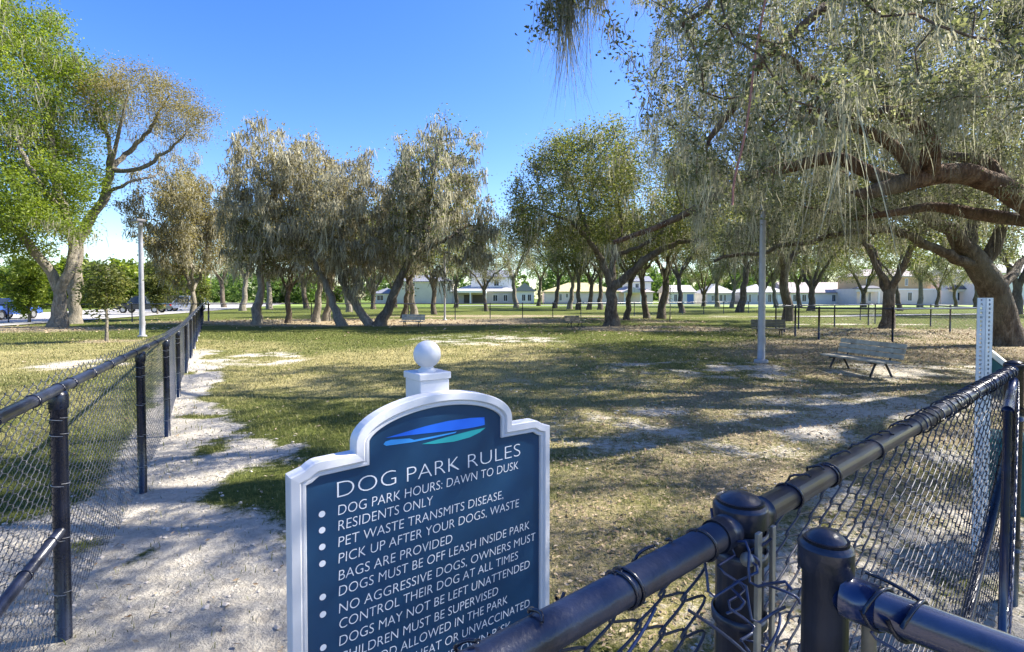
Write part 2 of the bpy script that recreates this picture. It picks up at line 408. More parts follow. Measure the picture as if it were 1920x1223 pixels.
def chain_link(mb, poly, z0f, ztopf, pitch=.045, period=.052, r=.0018, spp=6, sides=4, s0=0., s1=None, off=0.0, wob=.004, seed=1, lap=.62):
    """woven wires along a polyline (N,2); every wire zigzags from the ground up to a loop above the rail"""
    poly = np.asarray(poly, float)
    seg = np.hypot(*np.diff(poly, axis=0).T); S = np.concatenate([[0], np.cumsum(seg)])
    s1 = S[-1] if s1 is None else s1
    rg = np.random.default_rng(seed)
    ks = np.arange(int(s0 / pitch), int(s1 / pitch))
    zt = np.array([ztopf((k + .5) * pitch) for k in ks]); zb = np.array([z0f((k + .5) * pitch) for k in ks])
    m = int(round((zt - zb).max() / period)) * spp + 1
    w = np.linspace(0, 1, m)[None, :]
    Z = zb[:, None] + (zt - zb)[:, None] * w
    ph = math.pi * 2 * (np.arange(m) / spp)[None, :] + math.pi * ks[:, None]
    amp = pitch * lap + r
    c = np.cos(ph)
    s = (ks[:, None] + .5) * pitch + amp * c
    s = s + wob * (vnoise(s * 1.0, Z, .22, seed) - .5) * 4
    Z = Z + wob * (vnoise(s * 1.0, Z, .2, seed + 5) - .5) * 3
    o = off + r * 1.15 * np.sin(ph + .5)
    sc = np.clip(s, 0, S[-1])
    X = np.interp(sc, S, poly[:, 0]); Y = np.interp(sc, S, poly[:, 1])
    dxy = np.diff(poly, axis=0) / seg[:, None]
    si = np.clip(np.searchsorted(S, sc.ravel(), 'right') - 1, 0, len(seg) - 1)
    nx_ = -dxy[si, 1].reshape(sc.shape); ny_ = dxy[si, 0].reshape(sc.shape)
    bulge = .012 * (vnoise(s, Z, .9, seed + 9) - .5)
    X = X + nx_ * (o + bulge); Y = Y + ny_ * (o + bulge)
    Pp = np.stack([X, Y, Z], -1)
    N = np.stack([nx_, ny_, np.zeros_like(nx_)], -1)
    T = np.gradient(Pp, axis=1); T /= np.linalg.norm(T, axis=2)[..., None] + 1e-9
    U = np.cross(T, N)
    a = np.arange(sides) * 2 * math.pi / sides
    ring = Pp[:, :, None, :] + r * (np.cos(a)[None, None, :, None] * U[:, :, None, :] + np.sin(a)[None, None, :, None] * N[:, :, None, :])
    nk = len(ks)
    base = (np.arange(nk) * m * sides)[:, None, None]; i = (np.arange(m - 1) * sides)[None, :, None]; j = np.arange(sides)[None, None, :]; k2 = (j + 1) % sides
    mb.add(ring.reshape(-1, 3), np.stack([base + i + j, base + i + k2, base + i + sides + k2, base + i + sides + j], -1).reshape(-1, 4))

def ring_tie(mb, c, d, R_, r=.0022, n=14):
    d = np.array(d, float); d /= np.linalg.norm(d)
    u = np.cross(d, [0, 0, 1]); u /= np.linalg.norm(u); v = np.cross(u, d)
    a = np.linspace(0, 2 * math.pi * 1.05, n)
    mb.tube(np.array(c) + R_ * (np.cos(a)[:, None] * u + np.sin(a)[:, None] * v) + np.outer(np.linspace(-.006, .006, n), d), r, 5, ref=d)

# --- long fence on the left
fenceL = thing('chain_link_fence', (-1.985, 2.23, 0), 0, 'long black chain link fence running away beside the sandy strip', 'fence')
OL = np.array([-1.985, 2.23, 0])
LS = np.concatenate([[0], np.cumsum(np.hypot(*np.diff(FL, axis=0).T))])
def lz(s): return float(np.interp(s, LS, FLZ))
def lgz(s):
    return float(gz(np.interp(s, LS, FL[:, 0]), np.interp(s, LS, FL[:, 1])))
for k, ((x, y), z) in enumerate(zip(FL, FLZ)):
    mb = MB()
    rr = .030 if k < 6 else .034
    mb.tube(np.array([(x, y, -.25), (x, y, .5), (x, y, z - .02)]) - OL, rr, 16)
    mb.lathe([(rr + .004, -.075), (rr + .006, -.07), (rr + .006, -.02), (rr * .95, 0), (.0, .012)], 16, c=(x - OL[0], y - OL[1], z - .012))
    mb.build('post', M['vinyl'], fenceL, True)
    if k < 5:                                # thin wire ties round the posts
        for zz in (z - .13, z - .2, z - .42, z - .66, z - .9):
            tb = MB(); ring_tie(tb, np.array((x, y, zz)) - OL, (0.05, .1, 1), rr + .002, .0016); tb.build('post_tie', M['galv'], fenceL, True)
mb = MB(); mb.tube(np.column_stack([FL, FLZ]) - OL, .024, 14); mb.build('top_rail', M['vinyl_worn'], fenceL, True)
for s in [.35, .85, 1.25, 1.62, 1.92, 2.1, 2.45, 2.85, 3.2, 3.6, 4.2, 4.8, 5.4, 6.1]:
    x = np.interp(s, LS, FL[:, 0]); y = np.interp(s, LS, FL[:, 1])
    tb = MB(); ring_tie(tb, np.array((x, y, lz(s))) - OL, (-.46, .88, 0.12), .0265, .0026); tb.build('rail_tie', M['vinyl'], fenceL, True)
mb = MB(); a, c = np.array([*FL[0], .50]), np.array([*FL[1], .50]); mb.tube([a - OL, c - OL], .021, 12); mb.build('middle_rail', M['vinyl_worn'], fenceL, True)
for q in (.55, .78, .93):
    tb = MB(); ring_tie(tb, a + (c - a) * q - OL, c - a, .0235, .0026); tb.build('rail_tie', M['vinyl'], fenceL, True)
mb = MB()
chain_link(mb, FL - OL[:2], lambda s: lgz(s) + .015, lambda s: lz(s) + .056, s0=0, s1=8.2, lap=.66, spp=10, sides=5, r=.0017, off=.034, seed=3)
chain_link(mb, FL - OL[:2], lambda s: lgz(s) + .015, lambda s: lz(s) + .042, s0=8.2, s1=LS[-1], pitch=.06, period=.07, spp=4, sides=3, r=.0024, off=.038, seed=4)
mb.build('chain_link_mesh', M['wire_grey'], fenceL, True)

# --- fence in front, right of the sign
A = np.array([.36, .80]); C = np.array([2.45, 2.50])
dA = (C - A) / np.linalg.norm(C - A); nA_ = np.array([-dA[1], dA[0]])      # points to the park
B0 = A - dA * 1.15
fenceR = thing('chain_link_fence', (*A, 0), 0, 'black chain link fence with twisted wires crossing in front of the blue sign', 'fence')
OR = np.array([*A, 0])
RZ = 1.165
def capped_post(mb, x, y, z, r, zb=-.3, cap=.03):
    mb.tube([(x, y, zb), (x, y, .4), (x, y, z - .02)], r, 28)
    mb.lathe([(r + .0015, -.046), (r + .005, -.045), (r + .005, -.018)], 32, c=(x, y, z - .012))
    mb.lathe([(r + .005, -.018), (r + .0035, -.0155)], 32, c=(x, y, z - .012))
    mb.lathe([(r + .0035, -.0155), (r * .92, -.010), (r * .7, -.003), (r * .4, .0015), (0.0005, .003)], 32, c=(x, y, z - .012))
mb = MB(); capped_post(mb, 0, 0, 1.224, .0355); mb.build('post', M['vinyl_worn'], fenceR, True)
cw = np.array([C[0] + .03, C[1] + .02])
mb = MB(); capped_post(mb, *(cw - A), 1.225, .036); mb.build('post', M['vinyl'], fenceR, True)
mb = MB(); capped_post(mb, *(B0 - A), 1.22, .036); mb.build('post', M['vinyl'], fenceR, True)
for a, c in ((np.array([*(B0 - A), RZ]), np.array([*(-dA * .034), RZ])), (np.array([*(dA * .034), RZ]), np.array([*(cw - A), RZ + .005]))):
    mb = MB(); mb.tube([a, a * .5 + c * .5, c], .0212, 20)
    dd = (c - a) / np.linalg.norm(c - a)
    e_ = c if np.linalg.norm(c[:2]) < .1 else a
    sg = -1 if e_ is c else 1
    mb.tube([e_, e_ + dd * sg * .04], .0245, 20)                      # rail end cup
    mb.build('top_rail', M['vinyl_worn'], fenceR, True)
# tension bar and bands on the front post
Ml = Matrix(((dA[0], nA_[0], 0, 0), (dA[1], nA_[1], 0, 0), (0, 0, 1, 0), (0, 0, 0, 1)))
side = -np.array([nA_[0], nA_[1]])            # towards the camera
mb = MB(); mb.box(-.038, -.024, -.047, -.041, .12, 1.175, Ml, .0012); mb.build('tension_bar', M['bar_worn'], fenceR)
mb = MB(); mb.box(.026, .037, -.040, -.034, .10, 1.165, Ml, .0012); mb.build('tension_bar', M['bar_worn'], fenceR)
for zz in (1.150, 1.120, 1.02, .8, .5):
    tb = MB()
    an = np.linspace(0, 2 * math.pi, 28)
    tb.lathe([(.0385, -.008), (.0412, -.008), (.0412, .008), (.0385, .008)], 28, c=(0, 0, zz)); tb.build('tension_band', M['vinyl_worn'], fenceR, True)
tb = MB(); bm = bmesh.new(); bmesh.ops.create_uvsphere(bm, u_segments=12, v_segments=8, radius=.0105)
bmesh.ops.translate(bm, verts=bm.verts, vec=(-.048, -.036, 1.137)); tb.bm(bm, Ml); tb.tube(xf(np.array([(-.05, -.03, 1.137), (-.02, -.046, 1.137)]), Ml), .004, 8)
tb.build('carriage_bolt', M['bar_worn'], fenceR, True)
# woven mesh of both bays, top loops folded over the rail
mb = MB()
PL = np.array([B0, A - dA * .03]) - A; PR = np.array([A + dA * .03, C]) - A
for pl, sd in ((PL, 21), (PR, 22)):
    chain_link(mb, pl, lambda s: .03, lambda s: RZ - .004, pitch=.052, period=.056, r=.0021, spp=12, sides=6, off=.027, wob=.010, seed=sd)
mb.build('chain_link_mesh', M['wire'], fenceR, True)
# selvage tails twisted round the rail
rg = np.random.default_rng(5)
def rail_pt(s, ang, rad):
    o = math.cos(ang) * rad; z = RZ + math.sin(ang) * rad
    return np.array([dA[0] * s + nA_[0] * o, dA[1] * s + nA_[1] * o, z])
mb = MB()
s = -1.0
while s < 2.65:
    if abs(s) < .10: s += .2
    dens = .045 if s > .9 else (.085 if s > 0 else .12)
    turns = rg.uniform(.5, 1.2) if s > 1.0 else rg.uniform(.22, .45)
    n = int(10 + turns * 16); tt = np.linspace(0, 1, n); a0 = rg.uniform(-.9, -.2) if s > 1 else rg.uniform(3.6, 4.6) - math.pi * 1.4; dr = 1; sp = rg.uniform(-.05, .05)
    rad = .0232 + rg.uniform(0, .003) * (s > 1) + .006 * np.maximum(0, tt - .8) * rg.uniform(0, 3) + .006 * (vnoise(tt * 9, tt * 0 + s * 50, 1, 3))
    pts = np.array([rail_pt(s + sp * q + .006 * math.sin(9 * q + s), a0 + dr * turns * 6.28 * q, rr) for q, rr in zip(tt, rad)])
    tb = MB(); tb.tube(pts, .0022, 6); tb.build('selvage_wire', M['vinyl'], fenceR, True)
    s += dens * rg.uniform(.6, 1.5)
for s in (-.62, -.30, -.12, .17, .34, .62, .95, 1.3, 1.7, 2.1):
    for q in range(2 if s in (-.30, .34, -.62) else 1):
        a = np.linspace(0, 6.6, 22)
        tb = MB(); tb.tube(np.array([rail_pt(s + .012 * q + .012 * math.sin(v * .5), v + 1.2, .0232) for v in a]), .0023, 7); tb.build('rail_tie', M['vinyl'], fenceR, True)
# tangle of loose wire at the front post
mb = MB()
for k in range(11):
    c0 = np.array([*(-dA * rg.uniform(.02, .10) + side * rg.uniform(.03, .055)), rg.choice([1.13, 1.10, 1.0, .93, .9]) + rg.normal(0, .018)])
    n = 14; tt = np.linspace(0, 1, n); L = rg.uniform(.06, .17)
    d0 = rg.normal(0, 1, 3); d0 /= np.linalg.norm(d0); d1 = np.cross(d0, rg.normal(0, 1, 3)); d1 /= np.linalg.norm(d1)
    w = rg.uniform(1, 2.6)
    pts = c0 + np.outer((tt - .5) * L, d0) + np.outer(.02 * np.sin(tt * 6.28 * w + k), d1)
    q = pts[:, :2] @ dA; qq = pts[:, :2] @ side
    rr = np.hypot(q, qq); bad = rr < .043
    pts[bad, :2] *= (.043 / rr[bad])[:, None]
    tb = MB(); tb.tube(pts, .0021, 6); tb.build('loose_wire', M['wire_blue'], fenceR, True)
for (q0, q1) in [((-.035, .046, .985), (.036, .047, 1.030)), ((-.036, .047, .93), (.0, .05, .955)), ((-.2, .035, 1.12), (-.05, .05, .99)), ((-.33, .03, 1.12), (-.16, .045, .99)), ((-.42, .03, 1.09), (-.27, .034, 1.15))]:
    a_, c_ = [np.array([*(dA * v[0] + side * v[1]), v[2]]) for v in (q0, q1)]
    mid = (a_ + c_) / 2 + np.array([*side, 0]) * .012 + rg.normal(0, .006, 3)
    tt = np.linspace(0, 1, 9)[:, None]
    tb = MB(); tb.tube((1 - tt) ** 2 * a_ + 2 * tt * (1 - tt) * mid + tt ** 2 * c_, .0022, 6); tb.build('loose_wire', M['wire_blue'], fenceR, True)
# brace pipe and the second bay that turns the corner at the far post
pd = np.array([-.60, -.80])
mb = MB(); mb.tube([np.array([*(cw - A), .86]), np.array([*(cw - A - dA * .75 + nA_ * .05), .12])], .021, 14); mb.build('brace_rail', M['vinyl'], fenceR, True)
# gate leaf hinged on the far post, folded back close to the fence
leaf = thing('chain_link_gate', (*cw, 0), 0, 'blue chain link gate leaf folded back at the far end of the right fence', 'gate')
pd = np.array([-.711, -.703]); h0, h1 = pd * .045, pd * 1.0
mb = MB(); mb.tube([(*h0, 1.12), (*h0, .12)], .017, 12); mb.build('gate_stile', M['vinyl'], leaf, True)
mb = MB(); mb.tube([(*h1, 1.12), (*h1, .12)], .013, 12); mb.build('gate_stile', M['blue_pipe'], leaf, True)
for zz in (1.12, .12):
    mb = MB(); mb.tube([(*h0, zz), (*h1, zz)], .0168, 12); mb.build('gate_rail', M['blue_pipe'], leaf, True)
mb = MB(); chain_link(mb, np.array([h0, h1]), lambda s: .11, lambda s: 1.13, pitch=.040, period=.046, r=.0022, spp=8, sides=5, off=.02, wob=.012, seed=31)
mb.build('chain_link_mesh', M['wire_blue'], leaf, True)
for zz in (.3, .95):
    mb = MB(); mb.tube([(0, 0, zz - .03), (0, 0, zz + .03)], .041, 14); mb.tube([(0, 0, zz), (*h0, zz)], .012, 8); mb.build('hinge', M['vinyl'], leaf, True)

# --- gate in front of the camera's right hand
gate = thing('chain_link_gate', (.386, .622, 0), 0, 'blue black pipe gate frame with round capped post, nearest on the right', 'gate')
OG = np.array([.386, .622, 0])
gd_ = np.array([.67, -.742]); GZr = 1.163
mb = MB(); capped_post(mb, 0, 0, 1.246, .0255); mb.build('gate_post', M['vinyl_worn'], gate, True)
mb = MB(); mb.tube([(*(gd_ * .012), GZr), (*(gd_ * .6), GZr), (*(gd_ * 1.1), GZr)], .0215, 22)
mb.tube([(*(gd_ * .02), GZr), (*(gd_ * .055), GZr)], .0245, 22)
mb.build('gate_rail', M['blue_pipe'], gate, True)
mb = MB(); chain_link(mb, np.array([gd_ * .05, gd_ * 1.1]), lambda s: .05, lambda s: GZr + .01, pitch=.046, period=.052, r=.0020, spp=8, sides=6, off=-.004, wob=.012, seed=33)
mb.build('chain_link_mesh', M['wire_blue'], gate, True)
mb = MB()
gn = np.array([gd_[1], -gd_[0]])   # left / camera side
for s_, ang in ((.045, 0), (.075, .3), (.19, .5)):
    a = np.linspace(0, 6.4, 20)
    tb = MB(); tb.tube(np.array([[*(gd_ * (s_ + .02 * math.sin(v * .5 + ang)) + gn * math.cos(v) * .0238), GZr + math.sin(v) * .0238] for v in a]), .0026, 7); tb.build('rail_tie', M['vinyl'], gate, True)
pts = np.array([[*(gd_ * (.035 + .16 * q) - gn * (.026 * math.cos(q * 1.6) + .002)), GZr + .024 * math.cos(q * 2.8)] for q in np.linspace(0, 1, 14)]); mb = MB(); mb.tube(pts, .0022, 6); mb.build('loose_wire', M['vinyl'], gate, True)
mb = MB(); mb.tube([(*(gd_ * .045 - gn * .005), .1), (*(gd_ * .045 - gn * .005), 1.14)], .008, 10); mb.build('tension_bar', M['bar_worn'], gate, True)

# --- fences crossing far behind
def far_fence(name_label, pts, h=1.2, mesh=True, seed=50, rail=.03, step=3.0, pr=.035, low=False):
    pts = np.array(pts, float)
    o = np.array([*pts[0], 0])
    f = thing('chain_link_fence', tuple(o), 0, name_label, 'fence')
    seg = np.hypot(*np.diff(pts, axis=0).T); S = np.concatenate([[0], np.cumsum(seg)])
    ps = sorted(set([round(v, 2) for v in S] + [round(S[i] + q * seg[i] / max(1, round(seg[i] / step)), 2) for i in range(len(seg)) for q in range(1, max(1, round(seg[i] / step)))]))
    for s in ps:
        x = np.interp(s, S, pts[:, 0]); y = np.interp(s, S, pts[:, 1])
        mb = MB(); mb.tube(np.array([(x, y, -.2), (x, y, .5), (x, y, h)]) - o, pr, 10); mb.lathe([(pr + .004, -.03), (pr + .004, 0), (0, .03)], 10, c=(x - o[0], y - o[1], h)); mb.build('post', M['vinyl'], f, True)
    mb = MB(); mb.tube(np.array([(*p_, h - .04) for p_ in pts]) - o, rail, 8); mb.build('top_rail', M['vinyl_worn'], f, True)
    if low:
        mb = MB(); mb.tube(np.array([(*p_, .62) for p_ in pts]) - o, .022, 8); mb.build('middle_rail', M['vinyl'], f, True)
    mb = MB(); chain_link(mb, pts - o[:2], lambda s: .03, lambda s: h, pitch=.10, period=.12, r=.0016, spp=4, sides=3, off=.02, seed=seed)
    mb.build('chain_link_mesh', M['wire'], f, False)
    return f
far_fence('low chain link fence crossing the far end of the lawn before the houses', [(-19.9, 33.6), (-4, 36), (8, 43), (21.5, 52), (24.5, 53)], seed=51)
far_fence('chain link fence crossing the lawn left of the long fence', [(-20.3, 34.2), (-24.5, 33), (-31, 31.5), (-40, 30)], seed=52)
far_fence('chain link pen with thin black posts behind the wooden bench', [(13.1, 17.6), (11.4, 19.0), (11.35, 20.5), (13.2, 25.6), (14.4, 25.7), (17.4, 27.6), (20.2, 29.0), (22, 31)], seed=53, step=3.2, low=False)
far_fence('chain link fence running behind the forked oak to the sandy path', [(13.1, 17.6), (17.5, 19.2), (22.5, 27.5), (24.5, 36)], seed=54, step=5)

# ------------------------------------------------------------------ the sign
M['sign_white'] = simple('white_sign_paint', (.66, .66, .68), .45, var=.10, nscale=5, bmp=.08)
M['sign_blue'] = simple('navy_sign_face', (.013, .057, .134), .30, var=.18, nscale=3, spec=.55)
M['sign_letter'] = simple('white_letters', (.80, .82, .86), .5, var=.03)
M['logo_blue'] = simple('bright_blue_swoosh', (.02, .16, .80), .4, var=.05)
M['logo_sky'] = simple('light_blue_swoosh', (.05, .33, .80), .4, var=.05)
M['logo_teal'] = simple('teal_swoosh', (.03, .42, .44), .4, var=.05)
sx, sy = -.5735, 1.31
se = np.array([.793, .61]); se /= np.linalg.norm(se); sang = math.atan2(se[1], se[0])
sign = thing('park_rules_sign', (sx, sy, 0), sang, 'blue park rules sign with white moulded frame and a ball finial', 'sign')
SB = .10          # bottom edge
def arc(c, rx, rz, a0, a1, n):
    return [(c[0] + rx * math.cos(v), c[1] + rz * math.sin(v)) for v in np.linspace(a0, a1, n)]
half = [(0, SB), (0, 1.056), (.038, 1.068)] + [(.038 + .036 * q, 1.068 + .017 * math.sin(q * 1.57)) for q in (.35, .7, 1)] + [(.174, 1.087)] + \
    [(.174, 1.112)] + arc((.45, 1.112), .276, .114, math.pi, math.pi / 2, 18)[1:]
def mirror(h): return h + [(.90 - x, z) for x, z in h[::-1] if abs(x - .45) > 1e-4]
outer = mirror(half)
def inset(poly, d):
    p_ = np.array(poly); n = len(p_); out = []
    for i in range(n):
        a, b_, c_ = p_[i - 1], p_[i], p_[(i + 1) % n]
        d1 = (b_ - a) / np.linalg.norm(b_ - a); d2 = (c_ - b_) / np.linalg.norm(c_ - b_)
        n1 = np.array([d1[1], -d1[0]]); n2 = np.array([d2[1], -d2[0]])
        m_ = n1 + n2; m_ /= np.linalg.norm(m_); out.append(tuple(b_ + m_ * d / max(.35, np.dot(m_, n1))))
    return out
def band(mb, o_, y0, i_, y1):
    n = len(o_); V = [(x, y0, z) for x, z in o_] + [(x, y1, z) for x, z in i_]
    mb.add(V, [(i, (i + 1) % n, n + (i + 1) % n, n + i) for i in range(n)])
mb = MB()
prof = [(0, .045), (0, .003), (.003, 0), (.024, -.002), (.027, .001), (.029, .006), (.032, .006), (.034, .004), (.040, .004), (.042, .007), (.042, .016)]
ins = [outer if q[0] == 0 else inset(outer, q[0]) for q in prof]
for k in range(len(prof) - 1): band(mb, ins[k], prof[k][1], ins[k + 1], prof[k + 1][1])
o = mb.build('frame', M['sign_white'], sign); fix_normals(o)
mb = MB(); mb.prism(inset(outer, .036), .022, Matrix.Translation((0, .0145, 0))); o = mb.build('panel', M['sign_blue'], sign); fix_normals(o)
mb = MB(); mb.prism(inset(outer, .004), .006, Matrix.Translation((0, .038, 0))); o = mb.build('back_board', M['sign_white'], sign); fix_normals(o)
mb = MB(); mb.box(.398, .502, .0455, .1495, -.3, 1.262, None, .003)
mb.box(.393, .507, .0405, .1545, 1.262, 1.284, None, .003)
mb.build('post', M['sign_white'], sign)
mb = MB(); mb.lathe([(.030, 1.283), (.030, 1.290), (.022, 1.294), (.020, 1.298)] + [(.0445 * math.sin(v), 1.339 - .0445 * math.cos(v)) for v in np.linspace(.46, math.pi, 20)], 32, c=(.45, .0975, 0))
mb.build('ball_finial', M['sign_white'], sign, True)
def lettering(name, lines0, capratio=.73):
    for q in lines0: lettering1(name, [q], capratio)
def lettering1(name, lines, capratio=.73):
    obs = []
    for txt, x0, x1, z, ch, sh in lines:
        cu = bpy.data.curves.new('t', 'FONT'); cu.body = txt; cu.size = 1; cu.resolution_u = 4; cu.fill_mode = 'FRONT'; cu.offset = -.02 if name == 'heading_lettering' else -.012
        ob = bpy.data.objects.new('t', cu); COL.objects.link(ob); obs.append((ob, x0, x1, z, ch, sh))
    bpy.context.view_layer.update(); dg = bpy.context.evaluated_depsgraph_get()
    mb = MB()
    for ob, x0, x1, z, ch, sh in obs:
        m_ = bpy.data.meshes.new_from_object(ob.evaluated_get(dg))
        V = np.array([v.co[:] for v in m_.vertices]); F = [list(p_.vertices) for p_ in m_.polygons]
        X = V[:, 0]; X = (X - X.min()) / (X.max() - X.min())
        zc = V[:, 1] * ch / capratio
        mb.ngon(np.stack([x0 + X * (x1 - x0) + sh * zc, np.full(len(V), .0137), z + zc], -1), F)
        bpy.data.objects.remove(ob)
    return mb.build(name, M['sign_letter'], sign)
lettering('heading_lettering', [('DOG', .126, .301, .970, .048, 0), ('PARK', .336, .520, .968, .048, 0), ('RULES', .553, .771, .966, .048, 0)])
lettering('rule_lettering', [
    ('DOG PARK HOURS: DAWN TO DUSK', .128, .762, .921, .030, .06), ('RESIDENTS ONLY', .128, .422, .878, .030, .06), ('PET WASTE TRANSMITS DISEASE,', .128, .696, .832, .030, .06),
    ('PICK UP AFTER YOUR DOGS, WASTE', .128, .764, .786, .030, .06), ('BAGS ARE PROVIDED', .128, .492, .738, .030, .06), ('DOGS MUST BE OFF LEASH INSIDE PARK', .128, .812, .694, .030, .06),
    ('NO AGGRESSIVE DOGS, OWNERS MUST', .128, .84, .645, .030, .06), ('CONTROL THEIR DOG AT ALL TIMES', .128, .760, .601, .030, .06), ('DOGS MAY NOT BE LEFT UNATTENDED', .128, .813, .553, .030, .06),
    ('CHILDREN MUST BE SUPERVISED', .128, .673, .505, .030, .06), ('NO FOOD ALLOWED IN THE PARK', .128, .714, .459, .030, .06), ('NO DOGS IN HEAT OR UNVACCINATED', .128, .813, .411, .030, .06),
    ('USE PARK AT YOUR OWN RISK', .128, .728, .363, .030, .06)], .73)
mb = MB()
for z in (.936, .892, .846, .800, .708, .660, .568, .52, .474, .426, .378):
    a = np.arange(18) * 2 * math.pi / 18
    mb = MB(); mb.ngon(np.stack([.0845 + .0088 * np.cos(a), np.full(18, .0137), z + .0088 * np.sin(a)], -1), [list(range(18))])
    mb.build('bullet', M['sign_letter'], sign)
def flat(name, pts, mat, y=.0136):
    mb = MB(); mb.ngon([(x, y, z) for x, z in pts], [list(range(len(pts)))]); return mb.build(name, mat, lg)
lg = MB(); lg.ngon([(x, .0136, z) for x, z in [(.268, 1.113), (.33, 1.1205), (.40, 1.128), (.48, 1.1325), (.56, 1.130), (.618, 1.1245), (.619, 1.0985), (.58, 1.0965), (.50, 1.0985), (.42, 1.104), (.34, 1.109)]], [list(range(11))])
lg = lg.build('logo', M['logo_blue'], sign)
flat('swoosh', [(.262, 1.0955), (.268, 1.1025), (.285, 1.105), (.345, 1.099), (.36, 1.092), (.43, 1.0925), (.51, 1.0935), (.505, 1.0895), (.43, 1.0865), (.36, 1.0855), (.30, 1.088), (.27, 1.0895)], M['logo_sky'])
flat('swoosh', [(.385, 1.0745), (.43, 1.0785), (.50, 1.0835), (.565, 1.0875), (.622, 1.0885), (.60, 1.0765), (.56, 1.0665), (.50, 1.0625), (.43, 1.0675)], M['logo_teal'])

# ------------------------------------------------------------------ lamp poles
M['pole'] = simple('grey_metal_pole', (.33, .33, .35), .45, .25, var=.12, nscale=5)
M['fixture'] = simple('dark_grey_fixture', (.12, .12, .13), .5, var=.1)
m, t, b = new_mat('lamp_lens'); b.inputs['Base Color'].default_value = (.75, .75, .72, 1); b.inputs['Roughness'].default_value = .3; M['lens'] = m
def lamp_pole(px, py, h, label, rz=0, r0=.085, r1=.06):
    g = G(px, py)
    L = thing('lamp_pole', tuple(g), rz, label, 'lamp pole', 'lamp poles on the lawn')
    mb = MB(); zz = np.linspace(-.2, h, 8); mb.tube(np.column_stack([zz * 0, zz * 0, zz]), r0 + (r1 - r0) * np.clip(zz, 0, h) / h, 16); mb.build('pole', M['pole'], L, True)
    mb = MB(); mb.lathe([(.02, 0), (.16, 0), (.16, .05), (.15, .07), (r0 + .01, .08)], 18); mb.build('base_cover', M['pole'], L)
    mb = MB(); mb.box(-.06, .06, -.06, .06, h - .02, h + .14, None, .01); mb.box(-.10, .42, -.16, .16, h + .14, h + .24, None, .02); mb.build('lamp_head', M['fixture'], L)
    mb = MB(); mb.box(-.05, .37, -.12, .12, h + .126, h + .139, None, .004); mb.build('lamp_lens', M['lens'], L)
    mb = MB(); mb.box(-.04, .04, -r0 - .012, -r0 + .02, .45, .62, None, .005); mb.build('hand_hole_cover', M['pole'], L)
    return L
lamp_pole(1427, 680, 4.45, 'grey lamp pole rising from the sandy patch beside the nearest wooden bench', 0.4)
lamp_pole(267, 632, 4.4, 'grey lamp pole with flat head standing behind the long left fence', 2.6, .1, .075)
lamp_pole(834, 601, 4.5, 'thin distant lamp pole in front of the house porch', 0.2, .075, .06)

# ------------------------------------------------------------------ benches
M['slat'] = simple('weathered_wood_slats', (.37, .34, .27), .8, var=.35, nscale=7, bmp=.4)
M['slat_dark'] = simple('dark_wood_slats', (.16, .14, .10), .8, var=.3, nscale=7)
M['iron'] = simple('black_iron', (.012, .012, .013), .5, var=.2)
def bench(loc, rz, label, L=1.6, wood='slat', sp=1.05, sc=1.0):
    """long axis x, faces -y"""
    B = thing('park_bench', tuple(loc), rz, label, 'bench', 'benches on the lawn')
    mb = MB()
    for k, y in enumerate((-.22, -.115, -.01, .095)):
        mb.box(-L / 2, L / 2, y - .047, y + .047, .285, .32, None, .006)
    mb.build('seat', M[wood], B)
    mb = MB(); T_ = Matrix.Translation((0, .17, .36)) @ Matrix.Rotation(R(-16), 4, 'X')
    for z in (.0, .105, .21):
        mb.box(-L / 2, L / 2, -.018, .018, z, z + .092, T_, .006)
    mb.build('backrest', M[wood], B)
    for x in (-sp / 2, sp / 2):
        for y0, y1 in ((-.14, -.27), (.05, .22)):
            mb = MB(); mb.tube([(x, y0, .275), (x, (y0 + y1) / 2, .14), (x, y1, -.03)], .021, 8); mb.build('leg', M['iron'], B, True)
        mb = MB(); mb.box(x - .022, x + .022, -.26, .15, .255, .284, None, .003)
        mb.tube([(x, .09, .28), (x, .155, .32), (x, .20, .40), (x, .285, .66)], .017, 8); mb.build('support_bracket', M['iron'], B)
    B.scale = (sc, sc, sc)
    return B
bench((7.12, 10.43, 0), math.atan2(-1.04, .14), 'weathered wooden slat bench with black legs near the big lamp pole, nearest bench')
g = G(773, 613); bench(g, -.12, 'wooden slat bench left of the thin distant lamp pole', 1.3, 'slat', .8, 1.0)
g = G(1077, 615); bench(g, .5, 'small dark bench left of the green central oak trunk', 1.0, 'slat_dark', .7, .95)
g = G(1442, 630); bench(g, -.25, 'dark bench behind the big grey lamp pole', 1.3, 'slat_dark', .85, 1.0)

